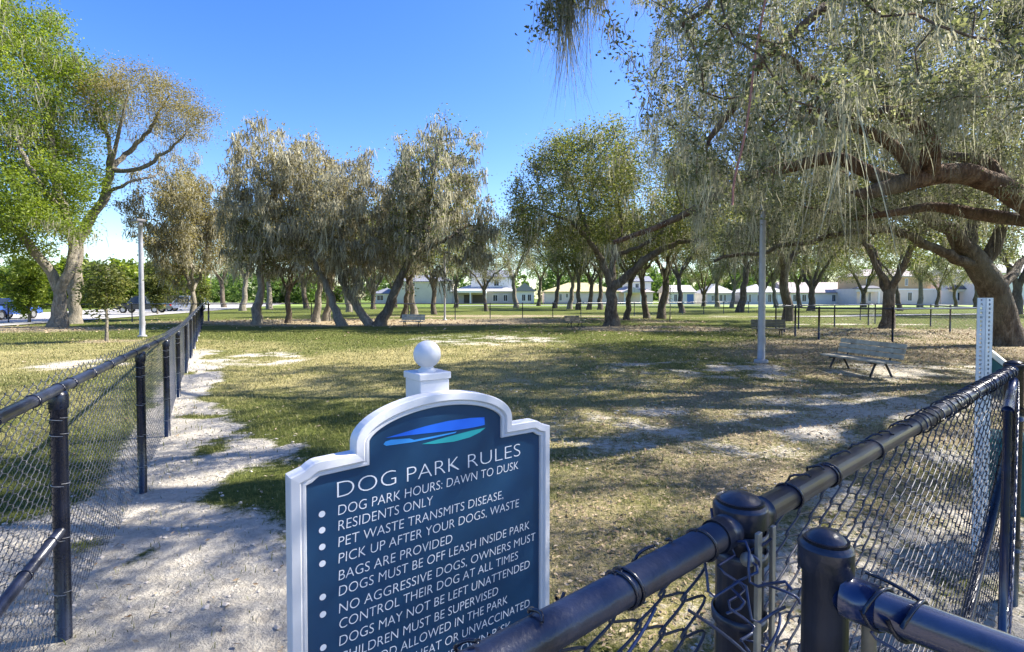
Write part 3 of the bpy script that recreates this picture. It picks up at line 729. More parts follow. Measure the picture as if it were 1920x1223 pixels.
# ------------------------------------------------------------------ pet waste station
M['perf_white'] = simple('white_coated_steel', (.70, .72, .72), .4, var=.1)
M['teal'] = simple('dark_teal_box', (.012, .10, .105), .4, var=.2)
M['cream'] = simple('cream_lid', (.62, .60, .50), .5, var=.1)
M['hole'] = simple('hole_shadow_steel', (.10, .11, .12), .7, var=.2)
ps = thing('pet_waste_station', (2.80, 3.03, 0), R(-42.5), 'white perforated post with teal bag box and bin, beyond the right fence', 'waste station')
def perforated(mb, M_, w, h, pitch, hr):     # a strip in x,z with square holes along its middle
    z = 0
    n = int(h / pitch)
    for k in range(n):
        z0 = k * pitch; z1 = z0 + pitch; a, c_ = z0 + pitch / 2 - hr, z0 + pitch / 2 + hr
        V = [(-w / 2, 0, z0), (w / 2, 0, z0), (w / 2, 0, z1), (-w / 2, 0, z1), (-hr, 0, a), (hr, 0, a), (hr, 0, c_), (-hr, 0, c_)]
        V2 = [(x, .003, zz) for x, y, zz in V]
        F = [(0, 1, 5, 4), (1, 2, 6, 5), (2, 3, 7, 6), (3, 0, 4, 7)]
        F2 = [tuple(8 + q for q in f[::-1]) for f in F] + [(4, 5, 13, 12), (5, 6, 14, 13), (6, 7, 15, 14), (7, 4, 12, 15), (0, 3, 11, 8), (1, 9, 10, 2)]
        mb.add(xf(np.array(V + V2, float), M_), F + F2)
mb = MB(); wq = .051
for k in range(4):
    M_ = Matrix.Rotation(k * math.pi / 2 + R(52), 4, 'Z') @ Matrix.Translation((0, -wq / 2, 0))
    perforated(mb, M_, wq, 1.54, .0254, .0065)
mb.build('perforated_post', M['perf_white'], ps)
Mb = Matrix.Identity(4)
mb = MB(); mb.prism([(.012, 1.02), (.17, 1.02), (.17, 1.06), (.105, 1.10), (.016, 1.185), (.012, 1.185)], .17, Matrix.Translation((0, .04, 0)) @ Mb); o = mb.build('bag_dispenser', M['teal'], ps); fix_normals(o)
mb = MB(); mb.prism([(.012, 1.208), (.034, 1.208), (.122, 1.120), (.185, 1.080), (.185, 1.056), (.106, 1.102), (.018, 1.187)], .19, Matrix.Translation((0, .03, 0)) @ Mb); o = mb.build('lid', M['cream'], ps); fix_normals(o)
mb = MB(); mb.box(-.01, .26, .06, .34, .24, .66, Mb, .02); mb.box(-.015, .265, .055, .345, .655, .69, Mb, .01); mb.build('waste_bin', M['teal'], ps)

# ------------------------------------------------------------------ rope hanging in the near oak
M['rope'] = simple('red_brown_rope', (.34, .15, .12), .8, var=.25, nscale=30)
rp = [P(1446, -120, 4.75), P(1433, 0, 4.7), P(1420, 90, 4.68), P(1405, 190, 4.65), P(1390, 285, 4.62), P(1376, 355, 4.6), P(1370, 385, 4.6)]
rp = np.array(rp); tt = np.linspace(0, len(rp) - 1, 40)
mb = MB(); mb.tube(np.stack([np.interp(tt, range(len(rp)), rp[:, k]) for k in range(3)], -1) + np.column_stack([.012 * np.sin(tt * 2.3), .01 * np.cos(tt * 1.7), tt * 0]), .0105, 8)
o = mb.build('rope', M['rope'], None, True); tag(o, 'thin reddish rope dangling through the mossy branches', 'rope')

# ------------------------------------------------------------------ houses
def wallmat(name, c): return simple(name, c, .85, var=.06, nscale=.6)
M['cream_wall'] = wallmat('cream_stucco', (.62, .56, .44)); M['taupe_wall'] = wallmat('taupe_stucco', (.50, .45, .42)); M['white_wall'] = wallmat('white_stucco', (.80, .76, .70))
M['pink_wall'] = wallmat('pale_pink_stucco', (.74, .62, .54)); M['grey_wall'] = wallmat('pale_grey_stucco', (.55, .55, .56)); M['sheath'] = wallmat('orange_tan_sheathing', (.55, .36, .19))
def shingle(name, c):
    m, t, b = new_mat(name); co = coord(t)
    br = t.nodes.new('ShaderNodeTexBrick'); br.inputs['Scale'].default_value = 3; t.links.new(co, br.inputs['Vector'])
    br.inputs['Color1'].default_value = (*[x * .85 for x in c], 1); br.inputs['Color2'].default_value = (*[min(1, x * 1.12) for x in c], 1); br.inputs['Mortar'].default_value = (*[x * .6 for x in c], 1)
    t.links.new(br.outputs[0], b.inputs['Base Color']); b.inputs['Roughness'].default_value = .85; return m
M['roof_grey'] = shingle('grey_shingles', (.20, .21, .25)); M['roof_olive'] = shingle('yellow_underlay_roof', (.50, .43, .22)); M['roof_pink'] = shingle('pale_brown_shingles', (.42, .36, .34)); M['roof_white'] = shingle('pale_metal_roof', (.46, .45, .43)); M['roof_dark'] = shingle('slate_blue_shingles', (.13, .13, .16))
M['trim'] = simple('white_trim', (.78, .78, .77), .5, var=.04)
m, t, b = new_mat('window_glass'); b.inputs['Base Color'].default_value = (.03, .04, .05, 1); b.inputs['Roughness'].default_value = .08; M['glass'] = m
M['dark_in'] = simple('shaded_porch_door', (.07, .055, .045), .6); M['blue_door'] = simple('blue_door_paint', (.08, .17, .42), .4)
def roof_mesh(x0, x1, y0, y1, z, h, kind, ov=.45, along='x'):
    x0 -= ov; x1 += ov; y0 -= ov; y1 += ov
    if kind == 'hip':
        d = min(x1 - x0, y1 - y0) / 2
        if x1 - x0 >= y1 - y0: rA, rB = (x0 + d, (y0 + y1) / 2, z + h), (x1 - d, (y0 + y1) / 2, z + h)
        else: rA, rB = ((x0 + x1) / 2, y0 + d, z + h), ((x0 + x1) / 2, y1 - d, z + h)
    elif along == 'x': rA, rB = (x0, (y0 + y1) / 2, z + h), (x1, (y0 + y1) / 2, z + h)
    else: rA, rB = ((x0 + x1) / 2, y0, z + h), ((x0 + x1) / 2, y1, z + h)
    V = [(x0, y0, z), (x1, y0, z), (x1, y1, z), (x0, y1, z), rA, rB]
    V = V + [(x, y, zz - .18) for x, y, zz in V[:4]]
    if (kind == 'hip' and x1 - x0 >= y1 - y0) or (kind != 'hip' and along == 'x'):
        F = [(0, 1, 5, 4), (2, 3, 4, 5), (1, 2, 5), (3, 0, 4)]
    else: F = [(1, 2, 5, 4), (3, 0, 4, 5), (0, 1, 4), (2, 3, 5)]
    F += [(0, 6, 7, 1), (1, 7, 8, 2), (2, 8, 9, 3), (3, 9, 6, 0), (9, 8, 7, 6)]
    mb = MB(); mb.ngon(V, F); return mb
def house(px0, Y, label, blocks, windows, doors=(), posts=(), shrubs=0):
    k = Y / 960.; x0 = (px0 - 960) * k
    H = thing('house', (x0, Y, 0), 0, label, 'house')
    for (a, b_, z0, z1, y0, dep, wm, rk, rh, rm, al) in blocks:
        a = (a - px0) * k; b_ = (b_ - px0) * k
        if wm:
            mb = MB(); mb.box(a, b_, y0, y0 + dep, z0, z1); mb.build('wall', M[wm], H)
            mb = MB(); mb.box(a - .06, b_ + .06, y0 - .06, y0 - .003, z1 - .32, z1 - .06); mb.build('fascia', M['trim'], H)
        if rk:
            o = roof_mesh(a, b_, y0, y0 + dep, z1, rh, rk, .5, al).build('roof', M[rm], H); fix_normals(o)
    for (a, b_, z0, z1, y) in windows:
        a = (a - px0) * k; b_ = (b_ - px0) * k
        mb = MB(); f_ = .10
        for q in ((a - f_, b_ + f_, z1, z1 + f_), (a - f_, b_ + f_, z0 - f_, z0), (a - f_, a, z0, z1), (b_, b_ + f_, z0, z1), ((a + b_) / 2 - .03, (a + b_) / 2 + .03, z0, z1)):
            mb.box(q[0], q[1], y - .07, y - .004, q[2], q[3])
        w = mb.build('window', M['trim'], H)
        mb = MB(); mb.box(a + .003, b_ - .003, y - .035, y - .006, z0 + .003, z1 - .003); mb.build('pane', M['glass'], w)
    for (a, b_, z1, y, dm) in doors:
        a = (a - px0) * k; b_ = (b_ - px0) * k
        mb = MB(); mb.box(a, b_, y - .05, y - .004, .05, z1); mb.build('door', M[dm], H)
    for (p_, y, z1) in posts:
        p_ = (p_ - px0) * k; mb = MB(); mb.box(p_ - .16, p_ + .16, y - .16, y + .16, 0, z1); mb.box(p_ - .22, p_ + .22, y - .22, y + .22, z1 - .25, z1 - .05); mb.box(p_ - .22, p_ + .22, y - .22, y + .22, 0, .3); mb.build('porch_post', M['trim'], H)
    return H
house(690, 142, 'cream two storey house with covered porch and grey blue upper roof, left of the others',
      [(735, 845, 0, 6.4, 3, 9, 'cream_wall', 'hip', 2.0, 'roof_grey', 'x'), (692, 735, 0, 3.0, 4, 7, 'cream_wall', 'hip', 1.6, 'roof_grey', 'x'), (845, 968, 0, 3.6, 3, 12, 'taupe_wall', 'hip', 2.4, 'roof_white', 'x'), (880, 960, 4.3, 7.8, 6, 8, 'white_wall', 'gable', 2.2, 'roof_grey', 'x'),
       (852, 912, 3.1, 3.7, -.5, 3.4, 'white_wall', None, 0, None, 'x'), (966, 1002, 0, 3.7, 1.5, 7, 'white_wall', 'gable', 2.2, 'roof_white', 'y')],
      [(766, 774, 5.0, 6.0, 3), (700, 712, 1.0, 2.4, 4), (924, 932, .8, 2.5, 3), (944, 951, .8, 2.5, 3), (979, 985, .9, 2.6, 1.5), (990, 996, .9, 2.6, 1.5), (905, 914, 5.2, 6.8, 6), (925, 934, 5.2, 6.8, 6)],
      [(868, 880, 2.6, 3, 'dark_in'), (884, 908, 2.6, 3, 'dark_in')], [(854, -.2, 3.1), (882, -.2, 3.1), (911, -.2, 3.1)])  # dark door panels stand in for the shade of the porch opening
house(1020, 138, 'long low pale pink house under a yellowish hipped roof',
      [(1022, 1160, 0, 3.4, 0, 14, 'pink_wall', 'hip', 2.6, 'roof_olive', 'x'), (1160, 1228, 0, 3.3, 2, 11, 'pink_wall', 'hip', 2.2, 'roof_pink', 'x'), (1185, 1228, 3.9, 6.3, 4, 8, 'white_wall', 'gable', 1.6, 'roof_grey', 'x'), (1170, 1202, 2.9, 3.3, -.4, 2.3, 'white_wall', 'gable', 1.3, 'roof_white', 'y')],
      [(1049, 1053, 1.0, 2.7, 0), (1104, 1110, .9, 2.7, 0), (1061, 1065, 1.8, 2.8, 0), (1210, 1217, .9, 2.4, 2), (1198, 1204, 4.5, 5.6, 4)], [(1181, 1189, 2.5, 2, 'cream_wall')], [(1171, -.2, 2.9), (1201, -.2, 2.9)])
house(1255, 140, 'white house with a bright blue door seen between the central trunks',
      [(1255, 1302, 0, 3.3, 0, 10, 'white_wall', 'gable', 2.0, 'roof_white', 'x')], [(1264, 1269, .8, 2.6, 0), (1273, 1278, .8, 2.6, 0)], [(1288, 1300, 2.7, 0, 'blue_door')], [])
house(1325, 138, 'low grey house with a pale metal roof and paired windows',
      [(1326, 1376, 0, 3.0, 0, 10, 'grey_wall', 'hip', 2.6, 'roof_white', 'x')], [(1349, 1354, .9, 2.5, 0), (1357, 1361, .9, 2.5, 0), (1334, 1338, .9, 2.3, 0)])
house(1396, 136, 'low pale grey house beside the big lamp pole',
      [(1396, 1478, 0, 3.2, 0, 10, 'grey_wall', 'hip', 2.2, 'roof_white', 'x')], [(1404, 1408, .6, 2.6, 0), (1440, 1446, .6, 2.6, 0), (1420, 1425, .8, 2.4, 0)], [(1458, 1464, 2.4, 0, 'trim')])
house(1478, 136, 'white house with three dark windows and a pale brown gable roof',
      [(1478, 1600, 0, 3.1, 0, 11, 'white_wall', 'gable', 2.9, 'roof_pink', 'x')], [(1487, 1493, .8, 2.5, 0), (1504, 1511, .8, 2.5, 0), (1518, 1524, .8, 2.5, 0), (1560, 1566, .8, 2.5, 0), (1580, 1586, .8, 2.5, 0)])
house(1605, 128, 'half built two storey house with orange tan upper storey',
      [(1606, 1762, 0, 4.0, 0, 11, 'pink_wall', None, 0, None, 'x'), (1616, 1748, 4.0, 7.2, .6, 9, 'sheath', 'hip', 2.0, 'roof_pink', 'x'), (1604, 1640, 3.2, 4.1, -2.0, 2, 'white_wall', 'hip', .6, 'roof_dark', 'x')],
      [(1614, 1619, .9, 3.0, 0), (1628, 1632, .9, 3.0, 0), (1702, 1709, 1.0, 3.0, 0), (1627, 1631, 4.8, 6.4, .6), (1656, 1660, 4.8, 6.4, .6), (1700, 1704, 4.8, 6.4, .6)], [], [(1606, -1.7, 3.2), (1638, -1.7, 3.2)])
house(1764, 130, 'white two storey house with slate blue porch roof, rightmost behind the path',
      [(1764, 1848, 0, 3.9, 0, 11, 'white_wall', None, 0, None, 'x'), (1770, 1844, 3.9, 7.6, 1.5, 9, 'white_wall', 'hip', 2.2, 'roof_grey', 'x'), (1780, 1846, 3.3, 4.0, -1.6, 1.6, 'white_wall', 'hip', 1.1, 'roof_dark', 'x')],
      [(1794, 1806, 1.1, 3.0, 0), (1756 + 22, 1756 + 29, 5.0, 6.6, 1.5), (1812, 1818, 5.0, 6.6, 1.5)], [(1822, 1829, 2.7, 0, 'dark_in')], [(1784, -1.4, 3.3), (1842, -1.4, 3.3)])
house(1868, 120, 'white house wall with dark windows at the right edge behind the big leaning trunk',
      [(1868, 1990, 0, 7.6, 0, 10, 'white_wall', 'gable', 2.4, 'roof_white', 'x')], [(1905, 1912, .8, 3.0, 0), (1940, 1946, .8, 3.0, 0), (1906, 1912, 4.4, 6.2, 0)])

# ------------------------------------------------------------------ parked vehicles by the road
M['tyre'] = simple('black_tyre', (.015, .015, .016), .8); M['rim'] = simple('alloy_rim', (.45, .45, .46), .35, .8)
def paint(name, c):
    m, t, b = new_mat(name); b.inputs['Base Color'].default_value = (*c, 1); b.inputs['Roughness'].default_value = .3; b.inputs['Coat Weight'].default_value = .7; return m
m, t, b = new_mat('lamp_cover'); b.inputs['Base Color'].default_value = (.6, .6, .58, 1); b.inputs['Roughness'].default_value = .15; M['lampc'] = m
m, t, b = new_mat('red_lamp_cover'); b.inputs['Base Color'].default_value = (.35, .01, .01, 1); b.inputs['Roughness'].default_value = .2; M['lampr'] = m
def vehicle(loc, rz, label, cat, mat, L=4.5, Wd=1.8, H=1.45, kind='car'):
    v = thing('parked_' + cat, loc, rz, label, cat)
    hw = Wd / 2
    low = [(-L / 2, .42), (-L / 2 + .04, .78), (-L / 2 + .12, .9), (-L * .18, .98), (L * .42, .99), (L / 2 - .08, .93), (L / 2, .7), (L / 2, .40)]
    def wheel_arch(c): return [(c + .38 * math.cos(a), .33 + .38 * math.sin(a)) for a in np.linspace(0.1, math.pi - .1, 9)]
    bot = wheel_arch(L * .31) + wheel_arch(-L * .31)
    prof = low + bot
    mb = MB(); mb.prism(prof, Wd, Matrix.Translation((0, -hw, 0)))
    o = mb.build('body', mat, v); fix_normals(o)
    if kind == 'truck': cab = [(-L * .22, .97), (-L * .12, H), (L * .12, H), (L * .16, .97)]
    elif kind == 'suv': cab = [(-L * .24, .97), (-L * .10, H), (L * .38, H), (L * .47, .97)]
    else: cab = [(-L * .24, .97), (-L * .07, H), (L * .22, H), (L * .40, .97)]
    def cabm(cab, ins, mb):
        n = len(cab); V = [(x, -hw + .03 + (.16 if z > 1.1 else 0) + ins, z) for x, z in cab] + [(x, hw - .03 - (.16 if z > 1.1 else 0) - ins, z) for x, z in cab]
        mb.ngon(V, [list(range(n)), list(range(n, 2 * n))[::-1]] + [[i, (i + 1) % n, n + (i + 1) % n, n + i] for i in range(n)])
    mb = MB(); cabm(cab, .01, mb); o = mb.build('window_glass', M['glass'], v); fix_normals(o)
    mb = MB(); (xa, za), (xb, zb), (xc, zc), (xd, zd) = cab
    mb.box(xb - .02, xc + .02, -hw + .19, hw - .19, H - .03, H + .03, None, .02)
    for s in (-1, 1):
        yb, yt = s * (hw - .035), s * (hw - .19)
        for p0, p1 in (((xa, yb, za), (xb, yt, zb)), ((xd, yb, zd), (xc, yt, zc)), (((xb + xc) / 2, yb, za), ((xb + xc) / 2, yt, zb))):
            mb.tube([p0, p1], .04, 6)
    mb.build('roof', mat, v)
    for x in (-L * .31, L * .31):
        for s in (-1, 1):
            Mw = Matrix.Translation((x, s * (hw - .11), .33)) @ Matrix.Rotation(math.pi / 2, 4, 'X')
            mb = MB(); mb.lathe([(.20, -.10), (.31, -.10), (.335, -.06), (.335, .06), (.31, .10), (.20, .10)], 20, Mw); w = mb.build('wheel', M['tyre'], v, True)
            mb = MB(); mb.lathe([(0, -.085), (.19, -.085), (.205, -.09), (.205, .09), (.19, .085), (0, .085)], 16, Mw); mb.build('rim', M['rim'], w)
    for s in (-1, 1):
        mb = MB(); mb.box(-L / 2 - .012, -L / 2 + .1, s * (hw - .36) - .22, s * (hw - .36) + .22, .68, .82, None, .015); mb.build('headlight', M['lampc'], v)
        mb = MB(); mb.box(L / 2 - .09, L / 2 + .012, s * (hw - .26) - .16, s * (hw - .26) + .16, .70, .86, None, .015); mb.build('tail_light', M['lampr'], v)
    return v
vehicle((-36.2, 36.5, .05), R(98), 'blue parked car at the left edge, partly behind the small leafy trees', 'car', paint('blue_car_paint', (.03, .09, .36)), 4.5, 1.8, 1.45)
g = G(264, 588); vehicle((-38.2, 53, .05), R(12), 'dark pickup truck parked on the pale road behind the left lamp pole', 'truck', paint('dark_truck_paint', (.02, .025, .04)), 4.6, 1.85, 1.7, 'truck')
vehicle((-38.2, 60.0, .05), R(15), 'white van parked on the pale road behind the long left fence', 'van', paint('white_van_paint', (.75, .75, .75)), 4.6, 1.85, 1.75, 'suv')

# ------------------------------------------------------------------ trees
DENS = 2.6
def ellips(rg, c, r, n, shell=.0):
    d = rg.normal(0, 1, (n, 3)); d /= np.linalg.norm(d, axis=1)[:, None]
    u = rg.uniform(shell, 1, n) ** (1 / 2.4)
    return np.array(c) + d * u[:, None] * np.array(r)
class Tree:
    def __init__(s, seed):
        s.rg = np.random.default_rng(seed); s.P = []; s.par = []; s.fix = []
    def limb(s, pts, r0, r1, step=.35, parent=None, wob=.06):
        """a main limb given by hand: returns index of its last node"""
        pts = np.array(pts, float)
        if parent is not None: pts = np.vstack([s.P[parent], pts])
        seg = np.linalg.norm(np.diff(pts, axis=0), axis=1); S = np.concatenate([[0], np.cumsum(seg)])
        n = max(2, int(S[-1] / step) + 1); q = np.linspace(0, S[-1], n)
        # smooth interpolation (Catmull-like by double averaging)
        C = np.stack([np.interp(q, S, pts[:, k]) for k in range(3)], -1)
        for _ in range(2): C[1:-1] = C[1:-1] * .5 + (C[:-2] + C[2:]) * .25
        C[1:-1] += s.rg.normal(0, wob, (n - 2, 3)) * min(1, step * 2)
        rr = np.interp(q, [0, S[-1]], [r0, r1])
        p = parent
        for i in range(1 if parent is not None else 0, n):
            s.P.append(C[i]); s.par.append(-1 if p is None else p); s.fix.append(rr[i]); p = len(s.P) - 1
        return p
    def near(s, p):
        return int(np.argmin(np.linalg.norm(np.array(s.P) - np.array(p), axis=1)))
    def cull(s, A, th=.40, sc=1.7):
        n_ = vnoise(A[:, 0] + A[:, 2] * .43, A[:, 2] + A[:, 1] * .6, sc, 131)
        return A[n_ > th]
    def grow(s, A, step=.4, kill=.55, infl=4.0, iters=70, tropism=(0, 0, .05), jit=.12):
        A = np.array(A); Pn = np.array(s.P)
        D = np.full(len(A), 1e9); NI = np.zeros(len(A), int)
        def upd(lo):
            nonlocal D, NI
            new = Pn[lo:]
            for c in range(0, len(new), 400):
                d = ((A[:, None, :] - new[None, c:c + 400, :]) ** 2).sum(-1); k = d.argmin(1); v = d[np.arange(len(A)), k]
                b = v < D; D[b] = v[b]; NI[b] = lo + c + k[b]
        upd(0); alive = np.ones(len(A), bool); used = {}
        for it in range(iters):
            alive &= D > kill * kill
            act = alive & (D < infl * infl if it > 12 else alive)
            if not act.any(): break
            ni = NI[act]; v = A[act] - Pn[ni]; v /= np.linalg.norm(v, axis=1)[:, None] + 1e-9
            u, inv = np.unique(ni, return_inverse=True)
            d = np.zeros((len(u), 3)); np.add.at(d, inv, v)
            d = d / (np.linalg.norm(d, axis=1)[:, None] + 1e-9) + np.array(tropism) + s.rg.normal(0, jit, d.shape)
            d /= np.linalg.norm(d, axis=1)[:, None] + 1e-9
            lo = len(Pn); keep = []
            for k, n_ in enumerate(u):
                c = used.get(n_, 0)
                if c < 3: used[n_] = c + 1; keep.append(k)
            if not keep: break
            new = Pn[u[keep]] + d[keep] * step
            for k, n_ in enumerate(u[keep]):
                s.P.append(new[k]); s.par.append(int(n_)); s.fix.append(0)
            Pn = np.vstack([Pn, new]); upd(lo)
    def finish(s, tip=.010, e=2.3):
        s.P = np.array(s.P); s.par = np.array(s.par); n = len(s.P)
        acc = np.zeros(n); nch = np.zeros(n, int); s.r = np.zeros(n)
        for i in range(n - 1, -1, -1):
            r = tip if acc[i] == 0 else acc[i] ** (1 / e)
            if s.fix[i] > 0: r = s.fix[i]
            s.r[i] = r
            if s.par[i] >= 0:
                acc[s.par[i]] += min(r, .5) ** e; nch[s.par[i]] += 1
        for i in range(n):                       # children never thicker than parents
            p = s.par[i]
            if p >= 0: s.r[i] = min(s.r[i], s.r[p] * .98)
        s.nch = nch
    def trunk_mesh(s, minr=.0, thick=10, flare=True):
        mb = MB(); n = len(s.P)
        main = {}; ch = [[] for _ in range(n)]
        for i in range(n):
            if s.par[i] >= 0: ch[s.par[i]].append(i)
        starts = [i for i in range(n) if s.par[i] < 0]
        out = []
        st = [(None, r) for r in starts]
        while st:
            p, i = st.pop(); chain = [] if p is None else [p]
            while True:
                chain.append(i)
                if not ch[i]: break
                c = sorted(ch[i], key=lambda q: -s.r[q])
                for q in c[1:]: st.append((i, q))
                i = c[0]
            out.append((p, chain))
        for p, c in out:
            P_ = s.P[c].copy(); r = s.r[c].copy()
            if p is not None: r[0] = min(r[0], r[1] * 1.15)
            if r[1:].max() < minr: continue
            if len(c) < 2: continue
            big = r.max()
            ns = 14 if big > .25 else 9 if big > .1 else 6 if big > .04 else 4 if big > .018 else 3
            if p is None and flare:
                h = P_[:, 2] - P_[0, 2]; r = r * (1 + .38 * np.exp(-h / .35))
                if big > .1:
                    P_ = np.vstack([P_[0] - [0, 0, .5], P_]); r = np.concatenate([[r[0] * 1.1], r])
            if big > .1:
                r = r * (1 + .10 * (vnoise(np.arange(len(r)) * 1.0, r * 0 + c[-1], 2.1, 5) - .5) * 2)
            mb.tube(P_, r, ns, cap=False)
        return mb
def leaf_cards(rg, C, L, Wd, spread, per, up=.25, jit=.35):
    per = int(per * DENS); N = len(C) * per
    c = np.repeat(C, per, 0) + rg.normal(0, spread, (N, 3))
    a = rg.normal(0, 1, (N, 3)); a[:, 2] *= .6; a /= np.linalg.norm(a, axis=1)[:, None]
    b = np.cross(a, rg.normal(0, 1, (N, 3))); b /= np.linalg.norm(b, axis=1)[:, None] + 1e-9
    nn = np.cross(a, b)
    l = L * rg.uniform(1 - jit, 1 + jit, (N, 1)) / 2; w = Wd * rg.uniform(1 - jit, 1 + jit, (N, 1)) / 2
    V = np.stack([c - a * l, c + b * w + nn * w * .35 - a * l * .1, c + a * l, c - b * w + nn * w * .35 - a * l * .1], 1).reshape(-1, 3)
    return V, np.arange(N * 4).reshape(-1, 4)
def moss_strands(rg, C, n, Lm, spread, w, segs=4, wind=(0, 0), wobf=.05, sig=.45, lean=.17):
    """hanging tapered ribbons below the clump centres C"""
    n = int(n * 1.7); N = len(C) * n
    cl = np.repeat(np.exp(rg.normal(0, sig, len(C))) * Lm, n) * rg.uniform(.25, 1.1, N)
    top = np.repeat(C, n, 0) + rg.normal(0, 1, (N, 3)) * np.array([spread, spread, spread * .5])
    az = rg.uniform(0, math.pi, N); h = np.stack([np.cos(az), np.sin(az), np.zeros(N)], -1)
    f1 = rg.uniform(0, 6.28, (N, 2)); dr = rg.normal(0, lean, (N, 2)) + np.array(wind)
    lev = []
    ww = w * rg.uniform(.5, 1.5, N)
    for k in range(segs + 1):
        q = k / segs
        off = np.stack([dr[:, 0] * q ** 1.3 * cl + wobf * np.sin(q * 5 + f1[:, 0]) * q, dr[:, 1] * q ** 1.3 * cl + wobf * np.sin(q * 4 + f1[:, 1]) * q, -cl * q], -1)
        p = top + off; wk = (ww * (1 - .85 * q ** 1.5) * (1.0 if k else .5))[:, None] * h
        lev += [p - wk / 2, p + wk / 2]
    V = np.stack(lev, 1).reshape(-1, 3); m = 2 * (segs + 1)
    base = (np.arange(N) * m)[:, None]; F = []
    for k in range(segs): F.append(base + np.array([2 * k, 2 * k + 1, 2 * k + 3, 2 * k + 2]))
    return V, np.stack(F, 1).reshape(-1, 4)
def shade_line(C, p0, d):
    v = C - np.array(p0); s_ = np.array(sdir); t_ = v @ s_
    return np.linalg.norm(v - t_[:, None] * s_, axis=1) < d
def dress(tr, name, loc, label, barkm, leafm, mossm, cat='tree', group=None, leaf=dict(), moss=None, thr=.03, trunk_min=0.0, leaf_frac=1.0, leaf_where=None, moss_where=None, smooth=True):
    loc = np.array(loc, float)
    T_ = thing(name, tuple(loc), 0, label, cat, group)
    o = tr.trunk_mesh(trunk_min); o.V = [v - loc for v in o.V]; o.build('trunk', M[barkm], T_, True)
    idx = np.where((tr.r < thr))[0]
    if leaf:
        k = idx[tr.rg.uniform(size=len(idx)) < leaf_frac]
        C = tr.P[k]
        if leaf_where is not None: C = C[leaf_where(C)]
        V, F = leaf_cards(tr.rg, C - loc, **leaf); mb = MB(); mb.add(V, F); mb.build('crown', M[leafm], T_)
    if moss:
        ms = dict(moss); fr = ms.pop('frac'); mr = ms.pop('maxr', .12)
        k = np.where((tr.r < mr) & (tr.rg.uniform(size=len(tr.r)) < fr))[0]; C = tr.P[k]
        if moss_where is not None: C = C[moss_where(C)]
        V, F = moss_strands(tr.rg, C - loc, **ms); mb = MB(); mb.add(V, F); mb.build('moss_foliage', M[mossm], T_)
    return T_
def px_limb(T_, pts, r0, r1, parent=None, **k):
    return T_.limb([P(*q) for q in pts], r0, r1, parent=parent, **k)
def px_el(T_, px, py, Y, rx, rz, ry, n, shell=0.):
    return ellips(T_.rg, P(px, py, Y), (rx * Y / 960, ry, rz * Y / 960), n, shell)

# --- T1: bright green oak, far left
t1 = Tree(11); g = G(108, 613); Y = g[1]
a = t1.limb([g, P(113, 575, Y), P(112, 545, Y)], .35, .27, .4)
b1 = px_limb(t1, [(98, 515, Y), (72, 475, Y - .5), (30, 432, Y - 1.5), (-60, 380, Y - 3)], .26, .12, a)
b2 = px_limb(t1, [(133, 505, Y), (140, 465, Y + .5), (120, 400, Y), (100, 320, Y), (90, 200, Y)], .34, .12, a)
b3 = px_limb(t1, [(60, 330, Y - 2), (20, 230, Y - 2)], .16, .06, t1.near(P(118, 395, Y)))
A_ = np.vstack([px_el(t1, 55, 175, Y, 125, 175, 4.5, 420), px_el(t1, -40, 60, Y, 120, 160, 5, 200), px_el(t1, 95, 330, Y, 75, 110, 3.2, 200), px_el(t1, 0, 350, Y - 1, 90, 90, 4, 200), px_el(t1, 15, 460, Y - 1, 70, 30, 2, 60), px_el(t1, 110, 380, Y - 2, 58, 70, 2.2, 330), px_el(t1, 40, 400, Y - 2.5, 70, 50, 2.2, 160)])
t1.grow(t1.cull(A_, .34), .5, .6, 5); t1.finish(.012)
dress(t1, 'oak_tree', g, 'tall bright green oak with grey moss at the left edge', 'bark_pale', 'leaf_bright', 'moss', leaf=dict(L=.15, Wd=.075, spread=.34, per=46), moss=dict(frac=.8, n=15, Lm=.55, spread=.3, w=.03, maxr=.1), thr=.035, moss_where=lambda C: vnoise(C[:, 0] + 3, C[:, 2], 2.6, 7) > .62)

# --- T2: olive topped oak behind it
t2 = Tree(12); g = G(140, 606); Y = 31.
a = t2.limb([np.array([*P(138, 600, Y)[:2], 0]), P(140, 540, Y), P(148, 450, Y), P(165, 412, Y), P(198, 368, Y), P(207, 318, Y)], .36, .23, .4)
for q, r_ in (([(205, 260, Y), (185, 220, Y), (180, 170, Y)], .16), ([(240, 285, Y + 1), (285, 240, Y + 1), (310, 190, Y)], .18), ([(260, 320, Y), (310, 290, Y), (350, 250, Y)], .16), ([(225, 240, Y - 1), (240, 180, Y - 1)], .14)):
    px_limb(t2, q, r_, .05, a)
px_limb(t2, [(240, 340, Y), (290, 330, Y + 1)], .12, .05, t2.near(P(198, 368, Y)))
t2.grow(np.vstack([px_el(t2, 275, 205, Y, 100, 62, 4, 420, .4), px_el(t2, 195, 200, Y, 35, 55, 2.5, 70), px_el(t2, 260, 300, Y, 60, 40, 3, 60), px_el(t2, 175, 440, Y, 35, 25, 2, 20)]), .5, .6, 5); t2.finish(.014)
dress(t2, 'oak_tree', (*P(138, 600, Y)[:2], 0), 'leaning oak with an olive dome crown and bare inner limbs behind the bright green oak', 'bark_pale', 'leaf_olive', 'moss',
      leaf=dict(L=.12, Wd=.05, spread=.34, per=48), moss=dict(frac=.40, n=10, Lm=.55, spread=.2, w=.03, maxr=.1), thr=.035,
      leaf_where=lambda C: (((C[:, 0] - P(262, 262, 31)[0]) / 2.1) ** 2 + ((C[:, 2] - P(262, 262, 31)[2]) / 1.7) ** 2 > 1) & (C[:, 2] > P(0, 300, 31)[2]))

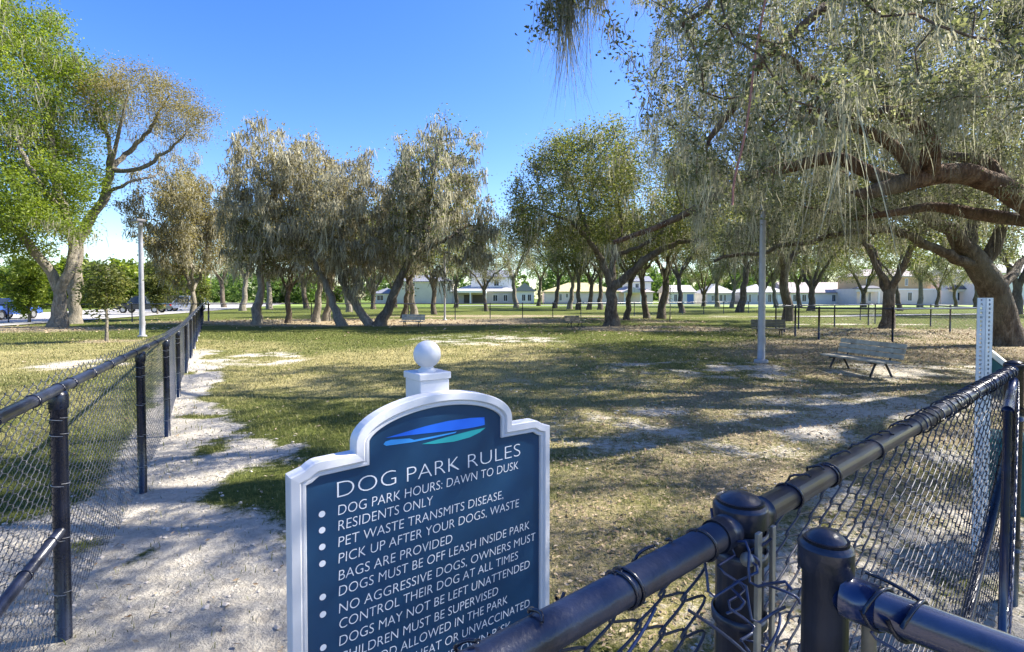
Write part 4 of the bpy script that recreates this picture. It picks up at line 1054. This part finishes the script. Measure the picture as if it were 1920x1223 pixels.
# --- mossy row
def moss_tree(seed, base, Y, limbs, crowns, label, leafm='leaf_olive', leaf=True, frac=.72, per=4, n=16, barkm='bark_pale', Lm=.55, r=.33):
    T_ = Tree(seed)
    for bx, by, pts, r0, subs in limbs:
        b_ = np.array([*P(bx, by, Y)[:2], 0.0])
        a = T_.limb([b_] + [P(*q) if len(q) == 3 else P(*q, Y) for q in pts], r0, r0 * .62, .4)
        for s_ in subs: px_limb(T_, [(*q, Y + T_.rg.normal(0, 1.0)) for q in s_], r0 * .55, .05, a)
    A_ = []
    for cx, cy, rx, rz, ry, n_ in crowns:
        for c in px_el(T_, cx, cy + 16, Y, rx * .92, rz * .80, ry, max(6, n_ // 12)):
            ax = c - P(cx * .6 + limbs[0][0] * .4, 575, Y); ax /= np.linalg.norm(ax); ax = ax + [0, 0, .5]; ax /= np.linalg.norm(ax)
            m_ = 24; A_.append(c + np.outer(T_.rg.normal(0, .75, m_), ax) + T_.rg.normal(0, .24, (m_, 3)))
    A_ = np.vstack(A_)
    T_.grow(A_, .40, .48, 5, tropism=(0, 0, .30)); T_.finish(.013)
    b0 = np.array([*P(limbs[0][0], limbs[0][1], Y)[:2], 0.])
    return dress(T_, 'oak_tree', b0, label, barkm, leafm, 'moss', leaf=dict(L=.16, Wd=.075, spread=.28, per=per) if leaf else {}, moss=dict(frac=frac, n=n, Lm=Lm, spread=.17, w=.06, maxr=.11, sig=.4, wobf=.05, lean=.26), thr=.03)
moss_tree(13, 0, 37., [(362, 600, [(362, 565), (361, 545)], .25, [[(345, 515), (330, 470), (310, 430)], [(375, 520), (390, 470), (385, 420)], [(358, 500), (350, 440)]])],
          [(345, 430, 95, 105, 4, 400), (320, 340, 66, 55, 3.5, 180), (405, 400, 50, 90, 3, 140)], 'mossy oak standing where the long left fence ends', per=15, n=14)
moss_tree(14, 0, 30., [(482, 609, [(485, 570), (490, 520), (488, 485)], .26, [[(470, 440), (450, 370), (440, 300)], [(505, 430), (520, 350), (510, 280)], [(535, 430), (565, 350), (560, 290)], [(480, 420), (485, 320)]])],
          [(515, 385, 92, 110, 3.5, 520), (490, 300, 55, 50, 3, 130), (555, 310, 40, 48, 3, 110), (440, 430, 45, 75, 2.5, 110), (570, 430, 40, 70, 2.5, 90), (455, 280, 18, 26, 1.5, 25)], 'straight trunked oak thick with hanging moss, second from the fence end')
moss_tree(15, 0, 28.8, [(642, 612, [(625, 570), (605, 525), (590, 490)], .24, [[(575, 450), (560, 400)], [(600, 440), (610, 370), (608, 300)]]), (695, 610, [(668, 575), (640, 530), (632, 490)], .24, [[(640, 440), (660, 370)], [(620, 440), (625, 360)], [(680, 470), (720, 430), (740, 400)]])],
          [(650, 415, 100, 105, 3.5, 520), (615, 315, 26, 42, 2, 70), (690, 350, 50, 45, 3, 120), (580, 450, 50, 60, 2.5, 100), (710, 450, 45, 55, 2.5, 80)], 'pair of crossing leaning trunks under one moss draped crown')
moss_tree(16, 0, 28.6, [(712, 611, [(733, 565), (752, 520), (772, 480)], .28, [[(800, 440), (820, 380), (850, 310)], [(770, 430), (765, 350), (760, 290)], [(835, 450), (880, 420)], [(800, 410), (815, 320), (825, 255)]])],
          [(810, 395, 98, 105, 3.5, 500), (825, 285, 45, 48, 3, 110), (760, 310, 32, 48, 2.5, 80), (870, 330, 40, 70, 2.5, 120), (895, 430, 36, 60, 2.5, 90), (740, 430, 36, 60, 2.5, 80)], 'dark trunked oak leaning right under heavy moss, left of the distant bench', barkm='bark', leafm='leaf_oak', per=5)

# --- central green oak
t7 = Tree(17); g = G(1147, 611); Y = g[1]
a = t7.limb([g, P(1146, 580, Y), P(1149, 552, Y), P(1147, 540, Y)], .36, .30, .35)
b1 = px_limb(t7, [(1138, 515, Y), (1128, 490, Y), (1110, 455, Y - 1), (1078, 420, Y - 1.5), (1030, 400, Y - 2)], .22, .07, a)
b2 = px_limb(t7, [(1172, 522, Y), (1195, 500, Y - .4), (1222, 478, Y - .8), (1262, 458, Y - 1), (1310, 452, Y - 1), (1370, 440, Y - 1)], .25, .08, a)
b3 = px_limb(t7, [(1150, 500, Y + .5), (1152, 470, Y + .5), (1165, 430, Y + 1), (1160, 370, Y + 1)], .20, .07, a)
px_limb(t7, [(1220, 455, Y), (1255, 420, Y), (1290, 370, Y + 1)], .13, .05, t7.near(P(1160, 470, Y)))
px_limb(t7, [(1080, 360, Y), (1060, 310, Y)], .11, .04, t7.near(P(1110, 455, Y - 1)))
t7.grow(t7.cull(np.vstack([px_el(t7, 1060, 365, Y, 110, 95, 5, 520, .3), px_el(t7, 1120, 300, Y, 100, 55, 4.5, 320, .3), px_el(t7, 1230, 350, Y, 120, 110, 5, 560), px_el(t7, 1300, 330, Y, 70, 90, 4, 220), px_el(t7, 1000, 430, Y, 55, 50, 4, 110), px_el(t7, 1330, 430, Y, 90, 50, 4, 160), px_el(t7, 1170, 440, Y, 90, 30, 4, 90)]), .42, 1.5), .45, .55, 5); t7.finish(.013)
dress(t7, 'oak_tree', g, 'broad green oak with low forked trunk in the middle of the lawn', 'bark', 'leaf_oak', 'moss', leaf=dict(L=.145, Wd=.065, spread=.32, per=27), moss=dict(frac=.24, n=11, Lm=.75, spread=.2, w=.04, maxr=.12), thr=.032)

# --- T9: big leaning oak on the right, behind the waste station
t9 = Tree(19); g = G(1893, 648); Y = g[1]
a = t9.limb([g, P(1880, 600, Y), P(1862, 545, Y), P(1838, 500, Y), P(1812, 470, Y)], .43, .33, .35, wob=.03)
px_limb(t9, [(1790, 440, Y - .3), (1768, 420, Y - .6), (1735, 408, Y - .8), (1700, 395, Y - 1)], .27, .10, a)
px_limb(t9, [(1745, 462, Y - .6), (1715, 445, Y - 1), (1660, 425, Y - 1.5), (1590, 432, Y - 2), (1530, 452, Y - 2), (1440, 470, Y - 2), (1340, 490, Y - 2.5)], .17, .035, t9.near(P(1838, 500, Y)))
px_limb(t9, [(1822, 425, Y), (1838, 380, Y + .5), (1830, 310, Y + .5)], .20, .07, a)
px_limb(t9, [(1880, 440, Y), (1885, 390, Y), (1905, 330, Y)], .24, .08, t9.near(P(1838, 500, Y)))
px_limb(t9, [(1800, 250, Y + .8), (1760, 180, Y + 1), (1680, 120, Y + 1)], .09, .04, t9.near(P(1830, 310, Y + .5)))
px_limb(t9, [(1650, 340, Y - .5), (1560, 280, Y), (1490, 220, Y)], .08, .035, t9.near(P(1700, 395, Y - 1)))
px_limb(t9, [(1905, 520, Y + .5), (1925, 480, Y + 1), (1980, 440, Y + 1)], .18, .07, t9.near(P(1862, 545, Y)))
t9.grow(np.vstack([px_el(t9, 1620, 400, Y - 1, 180, 45, 4, 320), px_el(t9, 1800, 330, Y, 160, 90, 4, 340), px_el(t9, 1960, 330, Y, 160, 120, 4, 200), px_el(t9, 1420, 440, Y - 1.5, 110, 38, 3, 160), px_el(t9, 1760, 170, Y + 1, 220, 150, 4, 420), px_el(t9, 1500, 230, Y, 140, 140, 3, 260)]), .4, .5, 5); t9.finish(.010)
dress(t9, 'oak_tree', g, 'big leaning grey oak trunk at the right edge behind the waste station', 'bark', 'leaf_near', 'moss_near', leaf=dict(L=.10, Wd=.045, spread=.26, per=20), moss=dict(frac=.30, n=14, Lm=.6, spread=.14, w=.02, maxr=.12), thr=.03)

# --- T8: the near oak whose limbs reach in from the right
t8 = Tree(23)
base = np.array([13.0, 10.2, 0.])
a = t8.limb([base, (12.8, 10.1, 1.5), (12.2, 10.0, 2.6)], .62, .52, .3, wob=.03)
Y = 9.6
m1 = px_limb(t8, [(1990, 430, 9.8), (1925, 380, Y), (1870, 345, Y - .1), (1805, 322, Y - .2), (1745, 330, Y - .3)], .26, .19, a, step=.22, wob=.02)
k = px_limb(t8, [(1700, 340, Y - .3), (1655, 352, Y - .3), (1622, 364, Y - .3)], .19, .12, m1, step=.22, wob=.02)
px_limb(t8, [(1640, 335, Y - .2), (1600, 303, Y), (1552, 291, Y + .2), (1500, 310, Y + .3), (1425, 325, Y + .3), (1365, 352, Y + .4), (1300, 395, Y + .6), (1235, 425, Y + .8), (1150, 455, Y + 1)], .14, .045, t8.near(P(1690, 342, Y - .3)), step=.22, wob=.02)
q = px_limb(t8, [(1742, 305, Y - .5), (1752, 268, Y - .6), (1728, 243, Y - .7), (1695, 218, Y - .8), (1630, 208, Y - .9), (1570, 220, Y - 1), (1500, 205, Y - 1)], .17, .05, m1, step=.22, wob=.02)
px_limb(t8, [(1708, 315, Y - .4), (1685, 280, Y - .5), (1645, 252, Y - .6), (1590, 235, Y - .7), (1530, 232, Y - .8), (1485, 222, Y - .8), (1462, 195, Y - .9)], .115, .04, t8.near(P(1715, 337, Y - .3)), step=.22, wob=.02)
px_limb(t8, [(1560, 175, Y - 1.5), (1500, 120, Y - 2), (1420, 70, Y - 2)], .10, .04, q, step=.3)
px_limb(t8, [(1920, 412, Y + .5), (1850, 405, Y + .5), (1790, 392, Y + .6), (1735, 385, Y + .7), (1690, 398, Y + .8), (1600, 410, Y + 1)], .15, .05, t8.near(P(1990, 430, 9.8)), step=.25, wob=.02)
px_limb(t8, [(1850, 290, Y + .2), (1790, 300, Y + .4), (1760, 290, Y + .6), (1720, 270, Y + 1)], .14, .05, t8.near(P(1870, 345, Y)), step=.25, wob=.02)
up = t8.limb([(11.6, 9.6, 3.8), (10.2, 8.6, 5.4), (8.0, 7.4, 6.6), (5.5, 6.4, 7.6), (3.2, 5.8, 8.2)], .42, .12, .35, parent=a)
up2 = t8.limb([(9.5, 9.5, 7.5), (7.5, 10.5, 8.6), (5.0, 10.5, 9.0), (3.4, 10.8, 8.8)], .22, .07, .35, parent=t8.near((10.2, 8.6, 5.4)))
up3 = t8.limb([(4.6, 5.6, 6.4), (3.4, 5.0, 5.2), (2.5, 4.8, 4.9), (1.5, 5.0, 5.3), (.7, 5.5, 5.6)], .12, .035, .3, parent=t8.near((5.5, 6.4, 7.6)))
up5 = t8.limb([(8.6, 5.6, 6.6), (7.4, 3.6, 7.4), (6.4, 2.2, 7.8)], .16, .05, .35, parent=t8.near((10.2, 8.6, 5.4)))
up4 = t8.limb([(3.6, 6.8, 6.9), (2.9, 6.6, 5.6), (2.1, 6.4, 4.9)], .10, .03, .3, parent=t8.near((3.8, 6.0, 8.0)))
px_limb(t8, [(1600, -40, 7.5), (1540, 20, 7.4), (1470, 75, 7.3), (1430, 110, 7.3), (1380, 200, 7.4), (1330, 260, 7.6)], .12, .04, t8.near((8.0, 7.4, 6.6)), step=.3)
px_limb(t8, [(1150, -70, 5.8), (1085, -32, 6.0), (1035, -12, 6.0), (1020, 30, 6.0), (1022, 60, 6.0)], .018, .006, t8.near((.7, 5.5, 5.6)), step=.1, wob=.02)
px_limb(t8, [(1060, -5, 6.0), (1068, 20, 6.0)], .008, .005, t8.near(P(1060, -20, 6.0)), step=.1, wob=.02)
px_limb(t8, [(1130, 10, 6.0), (1150, 45, 6.1)], .01, .005, t8.near(P(1120, -50, 5.9)), step=.1, wob=.02)
rg = t8.rg
N = 17000
X_ = np.stack([rg.uniform(.4, 17, N), rg.uniform(.6, 14.5, N), rg.uniform(2.6, 10.5, N)], -1)
X_[:, 1] = np.maximum(X_[:, 1], .3)
pxx = 960 + 960 * X_[:, 0] / X_[:, 1]; pyy = 560 - 960 * (X_[:, 2] - CAM_H) / X_[:, 1]
inframe = (pyy > -20) & (pxx < 1960)
edge = 1215 + 45 * (vnoise(pyy, pyy * 0, 45, 9) - .5) * 2 + np.clip(pyy - 250, 0, 300) * .35
low = 400 - 25 * np.sin(pxx / 90.) - np.clip((pxx - 1650) * .22, 0, 60) + np.clip((1500 - pxx) * .25, 0, 60)
ok = (~inframe | ((pxx > edge) & (pyy < low)))
ok &= np.linalg.norm(X_ - [0, 0, CAM_H], axis=1) > 4.2
ok &= ~((~inframe) & (pxx < 1000) & (pyy > -60))
ok &= (X_[:, 1] > 3.4) | (X_[:, 2] > 4.6)
ok &= ~((pxx > 1470) & (pyy > 185) & (pyy < 440) & (X_[:, 1] < 9.9) & (rg.uniform(size=N) < .9))
ok &= ((X_[:, 0] - 10) / 11.5) ** 2 + ((X_[:, 1] - 8.2) / 8.6) ** 2 < 1
ok &= (vnoise(X_[:, 0] * 1.0, X_[:, 2] + X_[:, 1] * .7, .85, 77) > np.where(inframe, .33, .58))
ok &= ~((~inframe) & (X_[:, 0] < 1.6) & (rg.uniform(size=N) < .5))
ok |= shade_line(X_, (0, 1.6, 1.1), 1.0) & (X_[:, 2] > 5.2) & (X_[:, 2] < 9) & ~inframe  # unseen crown points added along the sun ray to shade the sign
A_ = X_[ok]
print('near oak attractors', len(A_))
A_ = A_[:9000]
t8.grow(A_, .26, .34, 3.0, iters=90, tropism=(0, 0, .0), jit=.2); t8.finish(.0065, 2.25)
print('near oak nodes', len(t8.P))
dress(t8, 'oak_tree', base, 'nearest oak whose reddish limbs and hanging moss reach in from the upper right', 'bark_red', 'leaf_near', 'moss_near', leaf=dict(L=.066, Wd=.030, spread=.10, per=18), moss_where=lambda C: (560 - 960 * (C[:, 2] - CAM_H) / C[:, 1] > -60), leaf_where=lambda C: (560 - 960 * (C[:, 2] - CAM_H) / C[:, 1] > -60) | (np.sin(C[:, 0] * 97 + C[:, 1] * 71) > -.45) | shade_line(C, (0, 1.6, 1.1), 1.2) | shade_line(C, (-2.2, 2.9, 0), 1.0), moss=dict(frac=.62, n=16, Lm=.30, spread=.08, w=.012, segs=5, maxr=.10, wobf=.035, sig=.62), thr=.022, leaf_frac=.85)

# long moss tassels at the top, hanging from the outermost twig of the near oak
T8 = bpy.data.objects.get('oak_tree.008') or [o for o in bpy.data.objects if o.get('label', '').startswith('nearest oak')][0]
T8 = [o for o in bpy.data.objects if o.get('label', '').startswith('nearest oak')][0]
C = []
for px, py, n_ in ((1066, -30, 5), (1076, -25, 4), (1022, 5, 3), (1100, -40, 4), (1120, -30, 4), (1048, -25, 3)):
    for _ in range(n_): C.append(P(px + rg.normal(0, 5), py, 6.0))
C = np.array(C)
V, F = moss_strands(rg, C - base, 9, .62, .035, .009, 6, wobf=.02, sig=.28); mb = MB(); mb.add(V, F)
C2 = np.array([P(1063 + rg.normal(0, 5), -10 + rg.normal(0, 12), 6.0) for _ in range(9)])
V, F = moss_strands(rg, C2 - base, 10, 1.15, .03, .008, 6, wobf=.02, sig=.15); mb.add(V, F)
mb.build('moss_foliage', M['moss_near'], T8)

# --- saplings and shrubby young trees
def young(seed, g, h, cw, label, leafm='leaf_oak', per=16, L=.12, n=90, trunk=.055, low=.35, name='young_tree', mossy=False):
    T_ = Tree(seed); g = np.array(g, float)
    a = T_.limb([g, g + [0.02, 0, h * .3], g + [0, .03, h * .6], g + [.03, 0, h * .85]], trunk, trunk * .4, .2, wob=.02)
    T_.grow(ellips(T_.rg, g + [0, 0, h * (low + 1) / 2], (cw, cw, h * (1 - low) / 2), n), .22, .28, 3); T_.finish(.006)
    return dress(T_, name, g, label, 'bark_pale', leafm, 'moss', leaf=dict(L=L, Wd=L * .45, spread=.16, per=per), thr=.02)
g = G(200, 641); young(31, g, 3.0, .72, 'sapling with a pale thin trunk on the lawn left of the lamp pole', 'leaf_oak', 20, .13, 110, .05, .30)
g = G(55, 606); young(32, g, 4.2, 1.5, 'round leafy young tree left of the bright green oak trunk', 'leaf_bright', 18, .2, 130, .07, .12)
g = G(296, 592); young(33, (-33.6, 48.5, 0), 5.4, 1.25, 'leafy young tree right of the left lamp pole by the road', 'leaf_oak', 18, .24, 130, .07, .1)
young(34, (-25.8, 42.5, 0), 3.4, .7, 'small leafy tree beside the mossy oak at the fence end', 'leaf_oak', 16, .2, 70, .05, .1)
g = G(1256, 603); young(35, g, 2.6, .28, 'staked sapling with orange trunk right of the central oak', 'leaf_oak', 6, .12, 24, .035, .55)
young(36, (-44.5, 41, 0), 6.0, 2.2, 'bright bushy tree at the left edge behind the blue car', 'leaf_bright', 20, .26, 170, .1, .05)

# --- background oaks: three grown once, then copied
def template(seed, label, g, H, fork, spread, leafm, barkm, per, mossf, n, lean=0., r=.22):
    T_ = Tree(seed); g = np.array(g, float); rg = T_.rg
    top = g + [lean, 0, fork]
    a = T_.limb([g, (g + top) / 2 + [lean * .2, 0, 0], top], r, r * .8, .4)
    nb = 4
    for k in range(nb):
        az = k * 6.28 / nb + rg.uniform(-.4, .4); e = spread * rg.uniform(.45, .8)
        T_.limb([top + [math.cos(az) * e * .35, math.sin(az) * e * .35, (H - fork) * .28], top + [math.cos(az) * e, math.sin(az) * e, (H - fork) * rg.uniform(.45, .75)]], r * .55, .06, .4, parent=a)
    c = g + [lean * 1.3, 0, fork + (H - fork) * .58]
    T_.grow(T_.cull(np.vstack([ellips(rg, c, (spread, spread, (H - fork) * .46), n, .25), ellips(rg, c + [spread * .3, 0, (H - fork) * .25], (spread * .6, spread * .6, (H - fork) * .25), n // 4)]), .38, 1.6), .5, .6, 5); T_.finish(.015)
    return dress(T_, 'oak_tree', g, label, barkm, leafm, 'moss', leaf=dict(L=.17, Wd=.08, spread=.36, per=int(per * 1.3)), moss=dict(frac=mossf, n=12, Lm=.6, spread=.22, w=.05, maxr=.14), thr=.035)
GRP = 'oaks standing behind the lawn'
def gp(px, py): return G(px, py)
tA = template(41, 'slender grey oak among the trunks behind the crossing pair', gp(592, 605), 8.5, 2.6, 3.2, 'leaf_oak', 'bark_pale', 10, .42, 220, .3)
tB = template(42, 'dark oak with spreading bare limbs in front of the taupe house porch', gp(912, 584), 9.0, 2.4, 4.6, 'leaf_oak', 'bark', 10, .34, 300, -.3)
tC = template(43, 'upright oak right behind the central trunk, left of the staked sapling', gp(1213, 597), 8.5, 3.0, 3.6, 'leaf_oak', 'bark', 14, .16, 280, -.4)
tD = template(44, 'forked oak behind the wooden bench inside the wire pen', gp(1662, 616), 11.5, 1.8, 5.6, 'leaf_oak', 'bark', 15, .16, 420, .1, .30)
for o in (tA, tB, tC, tD): o['group'] = GRP
spots = [
    (tA, 612, 602, .8, .95, 'slim pale oak just left of the crossing trunks'),
    (tB, 540, 606, 2.1, .7, 'thin oak between the straight mossy trunk and the crossing pair'),
    (tA, 455, 583, 1.2, 1.0, 'small far oak left of the straight mossy trunk'),
    (tC, 757, 597, 3.0, .85, 'straight thin oak behind the distant wooden bench'),
    (tA, 776, 592, 4.2, 1.05, 'pale curving oak just right of the distant wooden bench'),
    (tB, 814, 590, 5.0, .85, 'oak leaning beside the thin distant lamp pole'),
    (tA, 1068, 580, .3, 1.0, 'left small oak before the pale pink house'),
    (tC, 1084, 581, 1.5, .9, 'second small oak before the pale pink house'),
    (tB, 1104, 581, 2.6, .9, 'oak with slanted trunk before the yellowish roof'),
    (tC, 1125, 581, 4.4, .95, 'thin oak directly left of the central oak trunk'),
    (tC, 1174, 600, 2.2, .8, 'short oak directly right of the central oak trunk'),
    (tB, 1240, 598, 3.5, 1.15, 'leaning oak immediately left of the staked sapling'),
    (tC, 1279, 587, 5.2, .95, 'narrow oak in front of the blue door'),
    (tD, 1319, 575, .9, .8, 'wide forked oak before the low grey house'),
    (tC, 1387, 586, 2.4, 1.3, 'thick straight oak left of the big lamp pole'),
    (tA, 1372, 577, 5.6, .9, 'thin far oak left of the thick straight one by the lamp pole'),
    (tB, 1477, 602, .5, 1.25, 'oak with mossy limbs just right of the big lamp pole'),
    (tA, 1455, 577, 2.8, 1.0, 'far slim oak behind the big lamp pole'),
    (tC, 1543, 569, 1.1, 1.2, 'tall far oak hung with moss beside the three window house'),
    (tB, 1568, 569, 4.0, 1.1, 'dark far oak with a low side limb right of the three window house'),
    (tC, 1688, 583, 5.5, .8, 'narrow oak just right of the forked oak in the pen'),
    (tB, 1756, 577, 3.3, .75, 'crooked small oak on the bright grass before the white house'),
    (tB, 1792, 576, .2, .75, 'small leaning oak before the slate blue porch roof'),
    (tD, 1905, 590, 4.6, 1.1, 'oak partly hidden behind the big leaning trunk'),
    (tC, 1010, 574, 2.0, 1.1, 'oak left of the pale pink house corner'),
    (tA, 655, 585, 3.9, 1.1, 'far oak behind the crossing pair of trunks'),
    (tB, 420, 577, 5.9, 1.1, 'far oak right of the long fence end'),
    (tD, 700, 580, 1.9, .75, 'far oak in front of the grey porch roof'),
    (tD, 1620, 577, 3.1, .85, 'far oak before the half built house'),
    (tD, 1520, 583, 5.1, .9, 'mid distance oak behind the two pen posts'),
    (tA, 505, 580, 2.2, 1.1, 'far oak just right of the straight mossy trunk'),
    (tC, 575, 579, .7, 1.1, 'far oak glimpsed left of the crossing pair of trunks'),
    (tD, 740, 577, 4.9, .9, 'far oak in front of the cream house wall'),
    (tB, 855, 577, 1.7, 1.0, 'far oak at the left end of the house porch'),
    (tA, 968, 577, 3.6, 1.15, 'far oak before the small white gabled wing'),
    (tC, 1040, 578, 2.9, 1.0, 'far oak at the left end of the yellowish roof'),
    (tD, 1150, 577, 5.7, .9, 'far oak behind the central oak trunk'),
    (tA, 1345, 576, 4.1, 1.1, 'far oak between the blue door house and the low grey house'),
    (tD, 1430, 577, 1.3, .9, 'far oak before the pale grey house'),
    (tB, 1500, 577, 5.3, 1.0, 'far oak at the left window of the three window house'),
    (tA, 1725, 577, .9, 1.1, 'far oak at the right end of the half built house'),
    (tC, 1830, 578, 3.9, 1.0, 'far oak at the right end of the slate blue porch roof'),
]
for (src, px, py, rz, sc, lab) in spots: copy_tree(src, tuple(G(px, py)), rz, sc * (1.5 if py < 584 else 1.25 if py < 593 else 1.1), lab, GRP)

# --- far woodland along the horizon
def wood(name, x0, x1, y0, y1, n, hmin, hmax, label, seed, leafm='leaf_far'):
    rg = np.random.default_rng(seed); mb = MB()
    xs = rg.uniform(x0, x1, n); ys = rg.uniform(y0, y1, n); hs = rg.uniform(hmin, hmax, n)
    for x, y, h in zip(xs, ys, hs):
        C = ellips(rg, (x, y, h * .52), (h * .42, h * .42, h * .5), 110, .45)
        V, F = leaf_cards(rg, C, .8, .5, .35, 5); mb.add(V, F)
    o = mb.build(name, M[leafm]); tag(o, label, 'woodland', None, 'stuff'); return o
wood('woodland', -190, -66, 150, 200, 75, 6, 13, 'far green woodland edge across the field on the left', 61)
wood('woodland', -120, -56, 75, 100, 26, 5, 9, 'bright green thicket beyond the pale road', 62, 'leaf_bright')
wood('woodland', -60, 230, 175, 220, 110, 9, 15, 'far trees rising behind the row of houses', 63)
M['field'] = simple('bright_field_grass', (.20, .27, .05), .9, var=.2, nscale=.3)
sheet('field', [(-130, 112), (-58, 100), (-40, 100), (-45, 148), (-140, 148)], .04, M['field'])
sheet('lawn', [(36, 74), (120, 66), (130, 112), (62, 118), (40, 110)], .04, M['field'])

# ------------------------------------------------------------------ grass, leaf litter, sand clods
m, t, b = new_mat('grass_blades')
geo = t.nodes.new('ShaderNodeNewGeometry'); rnd = geo.outputs['Random Per Island']
gA = ramp(t, rnd, [(0, (.06, .085, .018)), (.5, (.14, .16, .036)), (1, (.25, .25, .075))])
gB = ramp(t, rnd, [(0, (.19, .17, .065)), (.5, (.365, .325, .14)), (1, (.51, .46, .25))])
cc = mixc(t, attr(t, 'dryness'), gA, gB)
t.links.new(cc, b.inputs['Base Color']); b.inputs['Roughness'].default_value = .6; b.inputs['Specular IOR Level'].default_value = .25
tr = t.nodes.new('ShaderNodeBsdfTranslucent'); t.links.new(cc, tr.inputs['Color'])
mx = t.nodes.new('ShaderNodeMixShader'); mx.inputs[0].default_value = .3
t.links.new(b.outputs[0], mx.inputs[1]); t.links.new(tr.outputs[0], mx.inputs[2]); t.links.new(mx.outputs[0], t.nodes['Material Output'].inputs[0])
M['blades'] = m
def scatter(n, y0, y1, rg, margin=1.15):
    y = np.sqrt(rg.uniform(y0 ** 2, y1 ** 2, n)); x = y * rg.uniform(-1.0, 1.0, n) * margin
    return x, y
rg = np.random.default_rng(99)
mb = MB()
for (y0, y1, n, h, w) in ((1.6, 4.5, 65000, .040, .0042), (4.5, 8, 75000, .042, .007), (8, 14, 85000, .045, .012), (14, 24, 80000, .05, .022)):
    x, y = scatter(n, y0, y1, rg)
    s, l, d = masks(x, y)
    dens = (1 - .93 * sstep(.15, .6, s)) * (1 - .70 * sstep(.2, .8, l)) * (.35 + .75 * fbm(x, y, .5, 71)) * np.where(fbm(x, y, 2.0, 72) > .33, 1, .5)
    k = rg.uniform(size=n) < dens; x, y, d, l = x[k], y[k], d[k], l[k]; n = len(x)
    z = gz(x, y); az = rg.uniform(0, 6.28, n); hh = h * rg.uniform(.45, 1.3, n) * (.55 + 1.0 * fbm(x, y, .38, 73)); lean = rg.uniform(.2, 1.1, n)
    u = np.stack([np.cos(az), np.sin(az), 0 * az], -1); v = np.stack([-np.sin(az), np.cos(az), 0 * az], -1)
    p0 = np.stack([x, y, z - .003], -1); ww = (w * rg.uniform(.6, 1.3, n))[:, None]
    mid = p0 + u * (hh * lean * .3)[:, None] + np.array([0, 0, 1]) * (hh * .62)[:, None]
    tip = p0 + u * (hh * lean)[:, None] + np.array([0, 0, 1]) * (hh * .9)[:, None]
    V = np.stack([p0 - v * ww / 2, p0 + v * ww / 2, mid + v * ww * .38, mid - v * ww * .38, tip], 1).reshape(-1, 3)
    B = np.arange(n)[:, None] * 5
    dv = np.clip(d * .9 + rg.normal(0, .22, n) + .25 * l, 0, 1)
    mb.add(V, B + np.array([0, 1, 2, 3]), B + np.array([3, 2, 4]), np.repeat(dv, 5))
o = mb.build('grass', M['blades'], attr='dryness'); tag(o, 'short patchy green and straw coloured lawn grass', 'grass', None, 'stuff')

M['dead_leaf'] = leafy('fallen_leaves', [(0, (.12, .075, .04)), (.4, (.28, .20, .115)), (.75, (.44, .34, .22)), (1, (.56, .48, .36))], .1, .7)
mb = MB()
for (y0, y1, n, L) in ((1.6, 5, 26000, .034), (5, 10, 30000, .05), (10, 20, 30000, .085), (20, 40, 26000, .15)):
    x, y = scatter(n, y0, y1, rg)
    s, l, d = masks(x, y)
    k = rg.uniform(size=n) < np.clip(.02 + .09 * (x > -1) + .8 * l * (.4 + .8 * vnoise(x, y, .4, 8)) + .10 * s * (x > -1), 0, 1); x, y = x[k], y[k]; n = len(x)
    c = np.stack([x, y, gz(x, y) + L * .16 + .012 * rg.uniform(size=n)], -1)
    a = rg.normal(0, 1, (n, 3)); a[:, 2] *= .25; a /= np.linalg.norm(a, axis=1)[:, None]
    bb = np.cross(a, np.array([0, 0, 1]) + rg.normal(0, .35, (n, 3))); bb /= np.linalg.norm(bb, axis=1)[:, None]; nn = np.cross(bb, a)
    l_ = L * rg.uniform(.6, 1.2, (n, 1)) / 2; w_ = l_ * rg.uniform(.35, .6, (n, 1))
    V = np.stack([c - a * l_, c + bb * w_ + nn * w_ * .5, c + a * l_ + nn * l_ * .2, c - bb * w_ + nn * w_ * .5], 1).reshape(-1, 3)
    mb.add(V, np.arange(n * 4).reshape(-1, 4))
o = mb.build('leaf_litter', M['dead_leaf']); tag(o, 'dry tan oak leaves strewn over the shaded ground', 'leaf litter', None, 'stuff')

M['clod'] = simple('sandy_clods', (.46, .41, .35), .95, var=.3, nscale=9)
mb = MB(); ico = bmesh.new(); bmesh.ops.create_icosphere(ico, subdivisions=1, radius=1)
iv = np.array([v.co[:] for v in ico.verts]); ifc = np.array([[v.index for v in f.verts] for f in ico.faces]); ico.free()
n = 16000; x, y = scatter(n, 1.6, 9, rg); s, l, d = masks(x, y)
k = rg.uniform(size=n) < s * sstep(.35, .65, fbm(x, y, .5, 88)); x, y = x[k], y[k]; n = len(x)
rr = .0035 + .016 * rg.uniform(size=n) ** 3.5
for i in range(0, n):
    V = iv * rr[i] * rg.uniform(.6, 1.3, (len(iv), 1)) * np.array([1.2, 1.0, .6]) + np.array([x[i], y[i], 0])
    V[:, 2] += gz(np.array([x[i]]), np.array([y[i]]))[0] + rr[i] * .2
    mb.add(V, None, ifc)
o = mb.build('sand_clods', M['clod']); tag(o, 'small clods and crumbs on the trampled sand', 'sand clods', None, 'stuff')
print('objects', len(bpy.data.objects))
